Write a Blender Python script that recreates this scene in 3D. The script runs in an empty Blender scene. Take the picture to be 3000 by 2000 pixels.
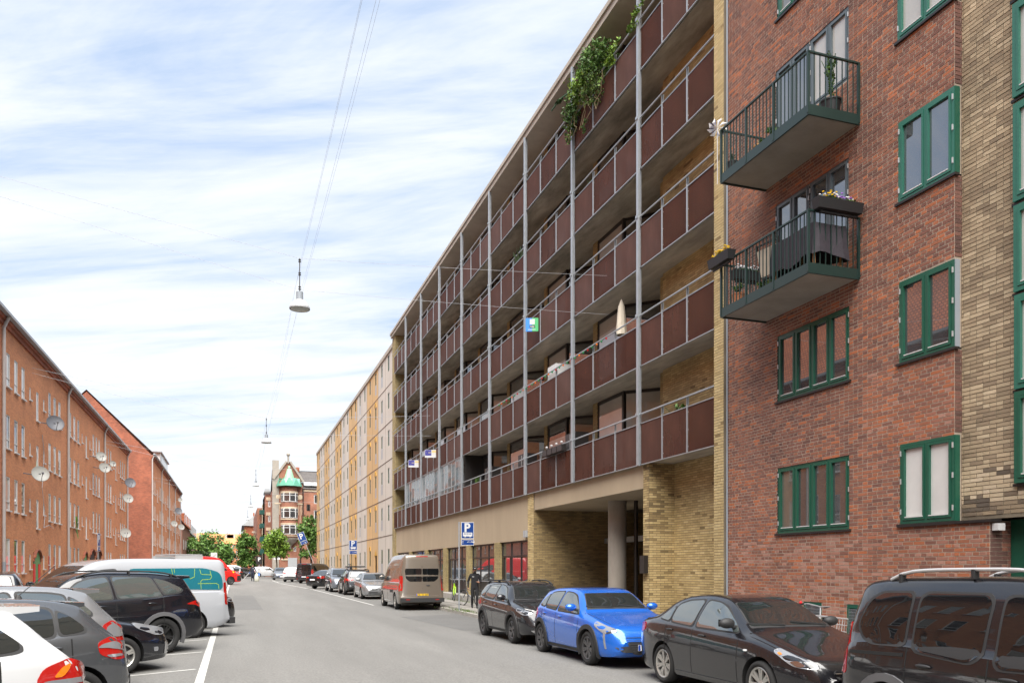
import bpy, bmesh, math, random
import numpy as np
from mathutils import Vector, Matrix
R_=math.radians
rnd=random.Random(7)
S=bpy.context.scene; C=S.collection
# ---------------- camera, world, sun, exposure ----------------
YAW=math.atan(810/2400)
cd=bpy.data.cameras.new('camera'); cam=bpy.data.objects.new('camera',cd); C.objects.link(cam)
cam.location=(0,0,1.85); cam.rotation_euler=(R_(90),0,-YAW)
cd.sensor_width=36; cd.lens=28.8; cd.shift_y=668/3000; cd.clip_end=3000; cd.clip_start=.05
S.camera=cam
W=bpy.data.worlds.new('World'); S.world=W; W.use_nodes=True
SUN_EL,SUN_AZ=R_(60),R_(192)   # azimuth clockwise from +Y (street direction)
def build_world():
    nt=W.node_tree; N=nt.nodes; L=nt.links; N.clear()
    out=N.new('ShaderNodeOutputWorld'); bg=N.new('ShaderNodeBackground'); L.new(bg.outputs[0],out.inputs[0])
    sky=N.new('ShaderNodeTexSky'); sky.sky_type='NISHITA'; sky.sun_disc=False; sky.sun_elevation=SUN_EL; sky.sun_rotation=SUN_AZ
    sky.air_density=1.0; sky.dust_density=.6; sky.ozone_density=1.5
    tc=N.new('ShaderNodeTexCoord'); sep=N.new('ShaderNodeSeparateXYZ'); L.new(tc.outputs['Generated'],sep.inputs[0])
    def M(op,a,b=None,c=None,clamp=False):
        n=N.new('ShaderNodeMath'); n.operation=op; n.use_clamp=clamp
        for i,v in enumerate((a,b,c)):
            if v is None: continue
            if isinstance(v,(int,float)): n.inputs[i].default_value=v
            else: L.new(v,n.inputs[i])
        return n.outputs[0]
    zc=M('MAXIMUM',sep.outputs[2],0.0); den=M('ADD',zc,.16)
    px=M('DIVIDE',sep.outputs[0],den); py=M('DIVIDE',sep.outputs[1],den)
    # rotate so that the streaks run across the view
    ca,sa=math.cos(YAW+R_(6)),math.sin(YAW+R_(6))
    u=M('SUBTRACT',M('MULTIPLY',px,ca),M('MULTIPLY',py,sa)); v=M('ADD',M('MULTIPLY',px,sa),M('MULTIPLY',py,ca))
    cx=N.new('ShaderNodeCombineXYZ'); L.new(M('MULTIPLY',u,.56),cx.inputs[0]); L.new(M('MULTIPLY',v,2.2),cx.inputs[1])
    def noise(sc,det,dis,vec,rough=.55):
        n=N.new('ShaderNodeTexNoise'); n.inputs['Scale'].default_value=sc; n.inputs['Detail'].default_value=det
        n.inputs['Roughness'].default_value=rough; n.inputs['Distortion'].default_value=dis; L.new(vec,n.inputs['Vector']); return n.outputs[0]
    n1=noise(1.25,7,.7,cx.outputs[0],.6); n2=noise(4.2,6,.3,cx.outputs[0],.62)
    f=M('ADD',M('MULTIPLY',n1,.72),M('MULTIPLY',n2,.28))
    low=M('SUBTRACT',1.0,M('MULTIPLY',zc,1.9),clamp=True)      # thicker towards the horizon
    f=M('ADD',f,M('MULTIPLY',M('POWER',low,1.6),.20))
    mr=N.new('ShaderNodeMapRange'); mr.interpolation_type='SMOOTHSTEP'; L.new(f,mr.inputs[0]); mr.inputs[1].default_value=.32; mr.inputs[2].default_value=.67
    sc=N.new('ShaderNodeMix'); sc.data_type='RGBA'; sc.blend_type='MULTIPLY'; sc.inputs[0].default_value=1
    L.new(sky.outputs[0],sc.inputs[6]); sc.inputs[7].default_value=(.05,.05,.05,1)
    # thin high veil over the blue
    veil=N.new('ShaderNodeMix'); veil.data_type='RGBA'; veil.inputs[0].default_value=.72; L.new(sc.outputs[2],veil.inputs[6]); veil.inputs[7].default_value=(.208,.280,.402,1)
    mix=N.new('ShaderNodeMix'); mix.data_type='RGBA'; L.new(mr.outputs[0],mix.inputs[0]); L.new(veil.outputs[2],mix.inputs[6]); mix.inputs[7].default_value=(.365,.380,.40,1)
    L.new(mix.outputs[2],bg.inputs[0]); bg.inputs[1].default_value=1.0
build_world()
sd=bpy.data.lights.new('sun','SUN'); sd.energy=4.0; sd.angle=R_(70); sd.color=(1,.96,.9)
sun=bpy.data.objects.new('sun',sd); C.objects.link(sun)
sv=Vector((math.sin(SUN_AZ)*math.cos(SUN_EL),math.cos(SUN_AZ)*math.cos(SUN_EL),math.sin(SUN_EL)))
sun.rotation_euler=sv.to_track_quat('Z','Y').to_euler()
S.view_settings.view_transform='Standard'; S.view_settings.look='None'; S.view_settings.exposure=1.5; S.view_settings.gamma=1
S.view_settings.use_curve_mapping=False
S.cycles.max_bounces=6; S.cycles.transparent_max_bounces=12; S.cycles.caustics_reflective=False; S.cycles.caustics_refractive=False

def gz(y): return .0075*(min(max(y,12),100)-12)   # the street climbs gently
# ---------------- materials ----------------
MATS={}
def mat(name,col,rough=.7,var=0,scale=3,bump=0,bscale=30,metal=0,coat=0,alpha=1,spec=None,streak=0,ior=None,tone=None,emit=None,trans=0,rand=0,ms=None,fine=None):
    if name in MATS: return MATS[name]
    m=bpy.data.materials.new(name); m.use_nodes=True; nt=m.node_tree; N=nt.nodes; L=nt.links; p=N['Principled BSDF']
    c=(*col,1) if len(col)==3 else col
    p.inputs['Base Color'].default_value=c; p.inputs['Roughness'].default_value=rough; p.inputs['Metallic'].default_value=metal
    p.inputs['Coat Weight'].default_value=coat; p.inputs['Alpha'].default_value=alpha
    if coat: p.inputs['Coat Roughness'].default_value=.03
    if spec is not None: p.inputs['Specular IOR Level'].default_value=spec
    if ior: p.inputs['IOR'].default_value=ior
    if emit: p.inputs['Emission Color'].default_value=c; p.inputs['Emission Strength'].default_value=emit
    if trans: p.inputs['Transmission Weight'].default_value=trans
    src=None
    tc=N.new('ShaderNodeTexCoord')
    if tone:   # per-piece colours from the 'tone' attribute, through a ramp
        at=N.new('ShaderNodeAttribute'); at.attribute_name='tone'
        cr=N.new('ShaderNodeValToRGB'); cr.color_ramp.interpolation='LINEAR'; e=cr.color_ramp.elements
        e[0].position=0; e[0].color=(*tone[0],1); e[1].position=1; e[1].color=(*tone[-1],1)
        for i,t in enumerate(tone[1:-1]): x=e.new((i+1)/(len(tone)-1)); x.color=(*t,1)
        L.new(at.outputs['Fac'],cr.inputs[0]); src=cr.outputs[0]
    if rand:
        oi=N.new('ShaderNodeObjectInfo'); m3=N.new('ShaderNodeMapRange'); L.new(oi.outputs['Random'],m3.inputs[0]); m3.inputs[3].default_value=1-rand; m3.inputs[4].default_value=1+rand
        hs=N.new('ShaderNodeHueSaturation'); L.new(m3.outputs[0],hs.inputs['Value']); m4=N.new('ShaderNodeMapRange'); L.new(oi.outputs['Random'],m4.inputs[0]); m4.inputs[3].default_value=1.12; m4.inputs[4].default_value=.8; L.new(m4.outputs[0],hs.inputs['Saturation'])
        if src: L.new(src,hs.inputs['Color'])
        else: hs.inputs['Color'].default_value=c
        src=hs.outputs[0]
    if var:
        nz=N.new('ShaderNodeTexNoise'); nz.inputs['Scale'].default_value=scale; nz.inputs['Detail'].default_value=8; nz.inputs['Roughness'].default_value=.65
        mp=N.new('ShaderNodeMapping'); L.new(tc.outputs['Object'],mp.inputs[0]); L.new(mp.outputs[0],nz.inputs['Vector'])
        if streak: mp.inputs['Scale'].default_value=(1,1,streak)
        if ms: mp.inputs['Scale'].default_value=ms
        mr=N.new('ShaderNodeMapRange'); L.new(nz.outputs[0],mr.inputs[0]); mr.inputs[1].default_value=.3; mr.inputs[2].default_value=.7
        mr.inputs[3].default_value=1-var; mr.inputs[4].default_value=1+var*.6
        mx=N.new('ShaderNodeMix'); mx.data_type='RGBA'; mx.blend_type='MULTIPLY'; mx.inputs[0].default_value=1
        if src: L.new(src,mx.inputs[6])
        else: mx.inputs[6].default_value=c
        cb=N.new('ShaderNodeCombineXYZ')
        for i in range(3): L.new(mr.outputs[0],cb.inputs[i])
        L.new(cb.outputs[0],mx.inputs[7]); src=mx.outputs[2]
    if fine:
        nf=N.new('ShaderNodeTexNoise'); nf.inputs['Scale'].default_value=fine[0]; nf.inputs['Detail'].default_value=3; L.new(tc.outputs['Object'],nf.inputs['Vector'])
        mf=N.new('ShaderNodeMapRange'); L.new(nf.outputs[0],mf.inputs[0]); mf.inputs[1].default_value=.35; mf.inputs[2].default_value=.65; mf.inputs[3].default_value=1-fine[1]; mf.inputs[4].default_value=1+fine[1]
        hf=N.new('ShaderNodeHueSaturation'); L.new(mf.outputs[0],hf.inputs['Value'])
        if src: L.new(src,hf.inputs['Color'])
        else: hf.inputs['Color'].default_value=c
        src=hf.outputs[0]
    if src: L.new(src,p.inputs['Base Color'])
    if bump:
        nb=N.new('ShaderNodeTexNoise'); nb.inputs['Scale'].default_value=bscale; nb.inputs['Detail'].default_value=4; L.new(tc.outputs['Object'],nb.inputs['Vector'])
        b=N.new('ShaderNodeBump'); b.inputs['Strength'].default_value=bump; b.inputs['Distance'].default_value=.02; L.new(nb.outputs[0],b.inputs['Height']); L.new(b.outputs[0],p.inputs['Normal'])
    MATS[name]=m; return m
def brick_mat(name,c1,c2,mort,var=.25,vscale=.25,w=.24,h=.0667,ms=.012,dirt=None):
    m=bpy.data.materials.new(name); m.use_nodes=True; nt=m.node_tree; N=nt.nodes; L=nt.links; p=N['Principled BSDF']; p.inputs['Roughness'].default_value=.85
    tc=N.new('ShaderNodeTexCoord'); sp=N.new('ShaderNodeSeparateXYZ'); L.new(tc.outputs['Object'],sp.inputs[0])
    ad=N.new('ShaderNodeMath'); L.new(sp.outputs[0],ad.inputs[0]); L.new(sp.outputs[1],ad.inputs[1])
    cb=N.new('ShaderNodeCombineXYZ'); L.new(ad.outputs[0],cb.inputs[0]); L.new(sp.outputs[2],cb.inputs[1])
    b=N.new('ShaderNodeTexBrick'); L.new(cb.outputs[0],b.inputs['Vector']); b.inputs['Scale'].default_value=1
    b.inputs['Brick Width'].default_value=w; b.inputs['Row Height'].default_value=h; b.inputs['Mortar Size'].default_value=ms/2; b.inputs['Bias'].default_value=0
    b.inputs['Color1'].default_value=(*c1,1); b.inputs['Color2'].default_value=(*c2,1); b.inputs['Mortar'].default_value=(*mort,1)
    n=N.new('ShaderNodeTexNoise'); n.inputs['Scale'].default_value=vscale*4; n.inputs['Detail'].default_value=9; n.inputs['Roughness'].default_value=.7; L.new(tc.outputs['Object'],n.inputs['Vector'])
    mr=N.new('ShaderNodeMapRange'); L.new(n.outputs[0],mr.inputs[0]); mr.inputs[1].default_value=.3; mr.inputs[2].default_value=.7; mr.inputs[3].default_value=1-var; mr.inputs[4].default_value=1+var*.5
    mx=N.new('ShaderNodeMix'); mx.data_type='RGBA'; mx.blend_type='MULTIPLY'; mx.inputs[0].default_value=1
    c3=N.new('ShaderNodeCombineXYZ')
    for i in range(3): L.new(mr.outputs[0],c3.inputs[i])
    L.new(b.outputs['Color'],mx.inputs[6]); L.new(c3.outputs[0],mx.inputs[7]); L.new(mx.outputs[2],p.inputs['Base Color'])
    bp=N.new('ShaderNodeBump'); bp.inputs['Strength'].default_value=.5; bp.inputs['Distance'].default_value=.01; bp.invert=True; L.new(b.outputs['Fac'],bp.inputs['Height']); L.new(bp.outputs[0],p.inputs['Normal'])
    MATS[name]=m; return m
# ---------------- mesh helpers ----------------
class MB:
    def __init__(s): s.v=[]; s.f=[]; s.t=[]
    def face(s,pts,t=0):
        n=len(s.v); s.v+=[tuple(p) for p in pts]; s.f.append(tuple(range(n,n+len(pts)))); s.t.append(t)
    def box(s,x0,x1,y0,y1,z0,z1,t=0,M=None):
        n=len(s.v); P=[(x0,y0,z0),(x1,y0,z0),(x1,y1,z0),(x0,y1,z0),(x0,y0,z1),(x1,y0,z1),(x1,y1,z1),(x0,y1,z1)]
        if M is not None: P=[tuple(M@Vector(p)) for p in P]
        s.v+=P
        for q in ((0,3,2,1),(4,5,6,7),(0,1,5,4),(1,2,6,5),(2,3,7,6),(3,0,4,7)): s.f.append(tuple(n+i for i in q)); s.t.append(t)
    def bar(s,a,b,w=.03,h=None,t=0,seg=4,cap=True):  # prism between two points
        a,b=Vector(a),Vector(b); d=b-a; L=d.length
        if L<1e-6: return
        d/=L; up=Vector((0,0,1)) if abs(d.z)<.95 else Vector((1,0,0)); x=d.cross(up).normalized(); y=x.cross(d); h=h or w
        n=len(s.v)
        for p in (a,b):
            for i in range(seg):
                an=2*math.pi*(i+.5)/seg; k=.7071 if seg==4 else .5
                s.v.append(tuple(p+x*(math.cos(an)*w*k)+y*(math.sin(an)*h*k)))
        for i in range(seg): j=(i+1)%seg; s.f.append((n+i,n+j,n+seg+j,n+seg+i)); s.t.append(t)
        if cap: s.f.append(tuple(n+i for i in range(seg-1,-1,-1))); s.t.append(t); s.f.append(tuple(n+seg+i for i in range(seg))); s.t.append(t)
    def tube(s,pts,r=.02,seg=6,t=0):
        for a,b in zip(pts[:-1],pts[1:]): s.bar(a,b,r*2,seg=seg,t=t)
    def lathe(s,prof,seg=16,M=None,t=0,closed=False):  # prof: (r,z)
        n=len(s.v)
        for r,z in prof:
            for i in range(seg):
                a=2*math.pi*i/seg; p=Vector((r*math.cos(a),r*math.sin(a),z)); p=M@p if M is not None else p; s.v.append(tuple(p))
        for k in range(len(prof)-1):
            for i in range(seg):
                j=(i+1)%seg; s.f.append((n+k*seg+i,n+k*seg+j,n+(k+1)*seg+j,n+(k+1)*seg+i)); s.t.append(t)
    def sphere(s,c,r,seg=10,rings=6,t=0,M=None):
        r=(r,r,r) if isinstance(r,(int,float)) else r
        T=Matrix.Translation(c)@Matrix.Diagonal((*r,1)); T=(M@T) if M is not None else T
        s.lathe([(max(.001,math.sin(math.pi*k/rings)),-math.cos(math.pi*k/rings)) for k in range(rings+1)],seg,T,t)
    def mesh(s,name,m,smooth=0):
        me=bpy.data.meshes.new(name); me.from_pydata(s.v,[],s.f)
        for k in (m if isinstance(m,(list,tuple)) else [m]): me.materials.append(MATS[k] if isinstance(k,str) else k)
        if s.t and any(s.t) and not isinstance(m,(list,tuple)):
            a=me.attributes.new('tone','FLOAT','FACE'); a.data.foreach_set('value',np.array(s.t,dtype=np.float32))
        if isinstance(m,(list,tuple)) and len(m)>1: me.polygons.foreach_set('material_index',np.array(s.t,dtype=np.int32))
        if smooth: me.shade_smooth(); me.set_sharp_from_angle(angle=R_(smooth))
        return me
    def build(s,name,m,parent=None,smooth=0,**kw): return link(s.mesh(name,m,smooth),name,parent,**kw)
def link(me,name,parent=None,label=None,cat=None,group=None,kind=None,loc=None,rot=None):
    o=bpy.data.objects.new(name,me); C.objects.link(o)
    if parent is not None: o.parent=parent
    if loc is not None: o.location=loc
    if rot is not None: o.rotation_euler=rot
    tag(o,label,cat,group,kind); return o
def tag(o,label=None,cat=None,group=None,kind=None):
    if label: o['label']=label
    if cat: o['category']=cat
    if group: o['group']=group
    if kind: o['kind']=kind
    return o
def empty(name,loc=(0,0,0),rz=0,label=None,cat=None,group=None):
    o=bpy.data.objects.new(name,None); C.objects.link(o); o.location=loc; o.rotation_euler=(0,0,rz); o.empty_display_size=.2
    return tag(o,label,cat,group)
KID={}
def copy_tree(o,loc=None,rz=None,label=None,parent=None):
    c=o.copy(); C.objects.link(c)
    if parent is not None: c.parent=parent
    if loc is not None: c.location=loc
    if rz is not None: c.rotation_euler=(0,0,rz)
    if label: c['label']=label
    for ch in list(o.children): copy_tree(ch,parent=c)
    return c
def text_mesh(s,size,name,m,parent,M,bold=.0,extr=.004):
    cu=bpy.data.curves.new(name,'FONT'); cu.body=s; cu.size=size; cu.extrude=extr; cu.offset=bold; cu.align_x='CENTER'; cu.align_y='CENTER'; cu.resolution_u=3
    o=bpy.data.objects.new(name,cu); C.objects.link(o); bpy.context.view_layer.update()
    me=bpy.data.meshes.new_from_object(o.evaluated_get(bpy.context.evaluated_depsgraph_get())); C.objects.unlink(o); bpy.data.objects.remove(o)
    me.materials.clear(); me.materials.append(MATS[m]); me.transform(M); r=link(me,name,parent); return r
# frame of a flat face: origin, u axis (along), outward normal n; point = O+u*U+n*N+z*Z
def frame(O,U,Nn):
    U=Vector(U).normalized(); Nn=Vector(Nn).normalized(); Zv=Vector((0,0,1))
    return Matrix(((U.x,Nn.x,0,O[0]),(U.y,Nn.y,0,O[1]),(U.z,Nn.z,1,O[2]),(0,0,0,1)))
def wall_holes(mb,F,u0,u1,z0,z1,holes,depth=.12,t=0,reveal=True,archs=()):
    us=sorted({u0,u1,*[h[0] for h in holes],*[h[1] for h in holes]}); zs=sorted({z0,z1,*[h[2] for h in holes],*[h[3] for h in holes]})
    us=[u for u in us if u0<=u<=u1]; zs=[z for z in zs if z0<=z<=z1]
    P=lambda u,n,z: F@Vector((u,n,z))
    for a,b in zip(us[:-1],us[1:]):
        run=None
        for c,d in zip(zs[:-1],zs[1:]):
            um,zm=(a+b)/2,(c+d)/2
            hole=any(h[0]<um<h[1] and h[2]<zm<h[3] for h in holes)
            if not hole:
                if run is None: run=c
                end=d
            if hole or d==zs[-1]:
                if run is not None:
                    mb.face([P(a,0,run),P(b,0,run),P(b,0,end),P(a,0,end)],t); run=None
    if reveal:
        for h in holes:
            a,b,c,d=h[:4]
            mb.face([P(a,0,c),P(a,-depth,c),P(a,-depth,d),P(a,0,d)],t); mb.face([P(b,0,d),P(b,-depth,d),P(b,-depth,c),P(b,0,c)],t)
            mb.face([P(a,0,d),P(a,-depth,d),P(b,-depth,d),P(b,0,d)],t); mb.face([P(a,0,c),P(b,0,c),P(b,-depth,c),P(a,-depth,c)],t)
def subtract(iv,cuts):
    out=[iv]
    for c0,c1 in cuts:
        nx=[]
        for a,b in out:
            if c1<=a or c0>=b: nx.append((a,b))
            else:
                if c0>a: nx.append((a,c0))
                if c1<b: nx.append((c1,b))
        out=nx
    return [(a,b) for a,b in out if b-a>.02]
def project(p):
    dx,dy,dz=p[0],p[1],p[2]-1.85; d=dx*math.sin(YAW)+dy*math.cos(YAW)
    if d<.1: return None
    return 1500+2400*(dx*math.cos(YAW)-dy*math.sin(YAW))/d,1668-2400*dz/d,d
def bricks(F,u0,u1,z0,z1,holes=(),bond='cross',tonef=None,L=.228,H=.0547,J=.012,proud=.008,jit=.0015):
    """list of brick boxes (u0,u1,z0,z1,n,tone) filling a flat face, cut at its openings"""
    out=[]; row=0; z=z0+J/2; ch=H+J
    while z<z1-.01:
        zt=min(z+H,z1); odd=row%2
        if bond=='cross': ln=[L] if not odd else [.108]
        else: ln=[L]
        k=0; u=u0+J/2-({'cross':[.0,.06][odd] + (.12 if row%4==2 else 0),'run':[0,.12][odd]}[bond if bond=='cross' else 'run'])
        rr=random.Random(row*7919+int(u0*131))
        while u<u1:
            w=ln[k%len(ln)]
            if bond=='mix': w=L if rr.random()<.62 else .108
            a,b=max(u,u0+.004),min(u+w,u1-.002); u+=w+J; k+=1
            if b-a<.02: continue
            cuts=[(h[0],h[1]) for h in holes if h[2]<z+H*.6 and h[3]>z+H*.4]
            for aa,bb in subtract((a,b),cuts):
                t=tonef((aa+bb)/2,z,rr) if tonef else rr.random()
                out.append((aa,bb,z,zt,proud+rr.uniform(-jit,jit),min(.999,max(.001,t))))
        row+=1; z+=ch
    return out
def brick_mb(mb,F,bl):
    for a,b,c,d,n,t in bl:
        k=len(mb.v)
        for (u,nn,z) in ((a,0,c),(b,0,c),(b,0,d),(a,0,d),(a,n,c),(b,n,c),(b,n,d),(a,n,d)): mb.v.append(tuple(F@Vector((u,nn,z))))
        for q in ((4,5,6,7),(0,1,5,4),(1,2,6,5),(2,3,7,6),(3,0,4,7)): mb.f.append(tuple(k+i for i in q)); mb.t.append(t)
def add_brickwork(parent,sets,m,single_n,name='brickwork'):
    """sets: list of (F, bricklist). The single_n bricks that show largest become objects, the rest one mesh."""
    al=[]
    for si,(F,bl) in enumerate(sets):
        for b in bl:
            p=F@Vector(((b[0]+b[1])/2,b[4],(b[2]+b[3])/2)); q=project(p); sc=0
            if q and 0<q[0]<3000 and 0<q[1]<1690:
                e=project(F@Vector((b[1],b[4],(b[2]+b[3])/2))); s0=project(F@Vector((b[0],b[4],(b[2]+b[3])/2))); sc=abs(e[0]-s0[0])*2400*(b[3]-b[2])/q[2]
            al.append((sc,si,b))
    al.sort(key=lambda x:-x[0]); cache={}
    for sc,si,b in al[:single_n]:
        F=sets[si][0]; key=(si,round((b[1]-b[0])*100),round((b[3]-b[2])*100),int(b[5]*8))
        if key not in cache:
            mb=MB(); w=b[1]-b[0]; h=b[3]-b[2]; brick_mb(mb,Matrix(((F[0][0],F[0][1],0,0),(F[1][0],F[1][1],0,0),(0,0,1,0),(0,0,0,1))),[(0,w,0,h,.009,b[5])]); cache[key]=mb.mesh('brick',m)
        o=link(cache[key],'brick',parent); o.location=F@Vector((b[0],b[4]-.009,b[2]))
    mb=MB()
    for si,(F,bl) in enumerate(sets): brick_mb(mb,F,[b for sc,s2,b in al[single_n:] if s2==si])
    if mb.f: mb.build(name,m,parent,kind='stuff')
# ---------------- material palette ----------------
mat('asphalt',(.150,.146,.138),.92,.20,1,.35,90,ms=(.55,.07,1),fine=(28,.16)); mat('asphalt_patch',(.115,.113,.109),.9,.12,1.2,.25,60,fine=(30,.16))
mat('paint_line',(.46,.455,.43),.7,.25,9); mat('kerb_stone',(.33,.31,.28),.85,.25,2,.3,20); mat('slab',(.27,.25,.225),.9,.25,1.5,.3,25,tone=None)
mat('sett',(.2,.185,.165),.9,.3,5,.6,14)
mat('mortar_red',(.37,.30,.235),.95,.25,1.2,.3,60); mat('mortar_yellow',(.17,.14,.10),.95,.3,1.2,.3,60); mat('mortar_dark',(.11,.09,.065),.95,.2,1)
RED=[(.085,.042,.034),(.15,.068,.050),(.19,.082,.058),(.23,.097,.064),(.27,.107,.062),(.40,.125,.050),(.31,.13,.085),(.39,.205,.15)]
mat('brick_red',(.3,.1,.06),.85,.22,1.1,.4,70,tone=RED)
YEL=[(.13,.095,.05),(.27,.19,.085),(.38,.275,.125),(.45,.335,.155),(.53,.40,.19),(.60,.475,.25)]
mat('brick_yellow',(.4,.32,.15),.8,.30,.5,.3,60,tone=YEL,streak=.5)
OLD=[(.09,.072,.055),(.20,.15,.10),(.31,.235,.15),(.38,.295,.19),(.46,.365,.24),(.54,.44,.31)]
mat('brick_old_yellow',(.4,.32,.2),.85,.3,.8,.4,60,tone=OLD)
brick_mat('wall_orange',(.66,.255,.105),(.52,.18,.075),(.52,.30,.17),.18,.12)
brick_mat('wall_gable',(.36,.10,.05),(.24,.07,.04),(.33,.16,.10),.4,.2)
brick_mat('wall_turret',(.33,.13,.08),(.27,.10,.06),(.36,.22,.15),.4,.1)
brick_mat('wall_yellow_far',(.42,.33,.145),(.32,.24,.10),(.17,.14,.1),.35,.2)
mat('stucco',(.40,.315,.215),.9,.13,.5,.15,40,streak=.3); mat('concrete',(.44,.39,.32),.9,.40,1.2,.3,20,ms=(2.2,.5,1)); mat('concrete_dark',(.34,.295,.235),.9,.55,1.1,.35,14,ms=(2.0,.5,1))
mat('concrete_col',(.31,.275,.235),.9,.25,1.2,.2,25,streak=.4); mat('concrete_roof',(.40,.355,.30),.9,.15,1.4,.2,20)
mat('panel_brown',(.092,.036,.024),.6,.35,1.3,rand=.28,alpha=.82,spec=.12,streak=.4); mat('galv',(.42,.45,.48),.42,.12,6,metal=.55); mat('frame_dark',(.018,.015,.014),.4)
mat('frame_green',(.012,.085,.052),.38,.08,5); mat('frame_green_pale',(.025,.135,.095),.4,.1,5); mat('frame_grey',(.085,.11,.125),.4); mat('frame_white',(.58,.58,.57),.4); mat('alu',(.6,.6,.6),.35,metal=.5)
def pane(name,col,ior=1.9,rough=.015,var=.12):
    mat(name,col,.45,var,1.1); m=MATS[name]; p=m.node_tree.nodes['Principled BSDF']; p.inputs['Coat Weight'].default_value=1; p.inputs['Coat IOR'].default_value=ior; p.inputs['Coat Roughness'].default_value=rough; p.inputs['Roughness'].default_value=.6; p.inputs['Specular IOR Level'].default_value=.05
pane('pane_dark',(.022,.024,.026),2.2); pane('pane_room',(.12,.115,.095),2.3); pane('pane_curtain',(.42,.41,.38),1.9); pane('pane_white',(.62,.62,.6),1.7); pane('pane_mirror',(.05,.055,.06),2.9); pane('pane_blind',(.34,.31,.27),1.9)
mat('ochre',(.55,.36,.175),.85,.10,.5,streak=.3); mat('cream',(.54,.49,.43),.85,.09,.5,streak=.3); mat('ochre_joint',(.12,.085,.06),.9); mat('door_ochre',(.55,.31,.03),.5); mat('seam_beige',(.35,.27,.18),.9)
mat('win_green',(.045,.085,.045),.4); mat('steel_blind',(.30,.31,.33),.45)
brick_mat('tile_orange',(.46,.145,.06),(.36,.105,.045),(.10,.03,.015),.3,.1,w=.24,h=.25,ms=.05); mat('tile_dark',(.085,.075,.07),.8,.3,2,.6,9); mat('slate_roof',(.17,.17,.165),.7,.25,2,.4,9); mat('tile_far',(.55,.215,.085),.8,.15,.4)
mat('gutter',(.33,.34,.36),.5); mat('pipe_white',(.44,.41,.39),.5,.1,2); mat('pipe_grey',(.25,.28,.31),.5)
mat('sandstone',(.55,.45,.32),.85,.2,1); mat('copper',(.27,.46,.31),.6,.3,.9,streak=.3); mat('copper_dark',(.10,.32,.22),.6); mat('stone_grey',(.30,.27,.23),.85,.2,1.5)
mat('door_green',(.10,.30,.11),.5); mat('poster_red',(.65,.02,.02),.5); mat('balcony_green',(.008,.075,.06),.5); mat('iron',(.010,.028,.024),.38); mat('black_plastic',(.013,.013,.014),.5); mat('terracotta',(.42,.17,.08),.8,.15,6)
mat('basket',(.42,.24,.09),.8,.3,25); mat('soil',(.03,.02,.015),.95); mat('sign_blue',(.008,.045,.21),.35); mat('sign_white',(.6,.6,.6),.45); mat('steel',(.42,.44,.46),.4,metal=.6); mat('cable',(.38,.39,.41),.5); mat('cable_dark',(.16,.19,.26),.6)
mat('dish_grey',(.13,.135,.15),.45); mat('dish_white',(.36,.36,.33),.45,.08,3); mat('leaf_bright',(.11,.24,.025),.55,.3,4); mat('leaf_mid',(.055,.13,.022),.6,.35,3); mat('leaf_dark',(.022,.06,.016),.6,.3,3); mat('leaf_dry',(.20,.155,.08),.8,.3,4); mat('bark',(.07,.055,.04),.95,.3,8,.5,15)
mat('grass',(.09,.14,.03),.8,.3,6); mat('flower_white',(.8,.78,.8),.6); mat('flower_yellow',(.8,.5,.01),.6); mat('flower_red',(.6,.02,.02),.6); mat('flower_purple',(.3,.12,.5),.6)
mat('cloth_black',(.010,.010,.012),.85,.2,9,.2,60); mat('cloth_cover',(.03,.025,.033),.75,.3,5,.4,12); mat('canvas',(.62,.55,.44),.85,.12,5); mat('skin',(.45,.24,.16),.55); mat('wood',(.34,.18,.07),.7,.25,5); mat('curtain',(.5,.48,.45),.9,.3,2,streak=.05)
mat('lamp_white',(.5,.5,.5),.35); mat('lamp_glass',(.42,.44,.4),.25); mat('sign_grey',(.35,.36,.37),.5); mat('bulb_red',(.5,.02,.02),.3); mat('bulb_green',(.02,.25,.08),.3)
# ================= GROUND =================
YS=[-60,-20,0,6,12,20,30,40,50,60,70,80,90,100,130,170,230,400,1200]
def strip(name,m,x0,x1,dz,y0=-60,y1=1200,**kw):
    mb=MB(); ys=sorted({y0,y1,*[y for y in YS if y0<y<y1]})
    xs=[x0,x1]
    for a,b in zip(ys[:-1],ys[1:]): mb.face([(x0,a,gz(a)+dz),(x1,a,gz(a)+dz),(x1,b,gz(b)+dz),(x0,b,gz(b)+dz)])
    return mb.build(name,m,**kw)
g=MB(); 
for a,b in zip(YS[:-1],YS[1:]): g.face([(-1500,a,gz(a)-.03),(1500,a,gz(a)-.03),(1500,b,gz(b)-.03),(-1500,b,gz(b)-.03)])
g.face([(-1500,-1500,-.03),(1500,-1500,-.03),(1500,-60,-.03),(-1500,-60,-.03)]); g.build('ground','asphalt',kind='structure')
road=strip('road','asphalt',-8.2,8.15,0,kind='structure')
KX=8.15
strip('pavement','sett',KX+.14,11.0,.12,-40,122,kind='structure')
strip('pavement','slab',-12,-8.2,.12,-40,150,kind='structure')
side=empty('kerb'); tag(side,kind='structure')
def piece(name,m,x0,x1,y0,y1,z0,z1,parent,bev=0):
    mb=MB(); n=0
    a,b=gz(y0),gz(y1)
    P=[(x0,y0,z0+a),(x1,y0,z0+a),(x1,y1,z0+b),(x0,y1,z0+b),(x0,y0,z1+a),(x1,y0,z1+a),(x1,y1,z1+b),(x0,y1,z1+b)]
    mb.v=P
    for q in ((4,5,6,7),(0,1,5,4),(1,2,6,5),(2,3,7,6),(3,0,4,7)): mb.f.append(q); mb.t.append(0)
    return mb.build(name,m,parent)
y=-2.0
while y<60:
    w=1.0 if y<45 else 3; piece('kerb_stone','kerb_stone',KX,KX+.14,y+.005,y+w-.005,-.05,.125,side); y+=w
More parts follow.
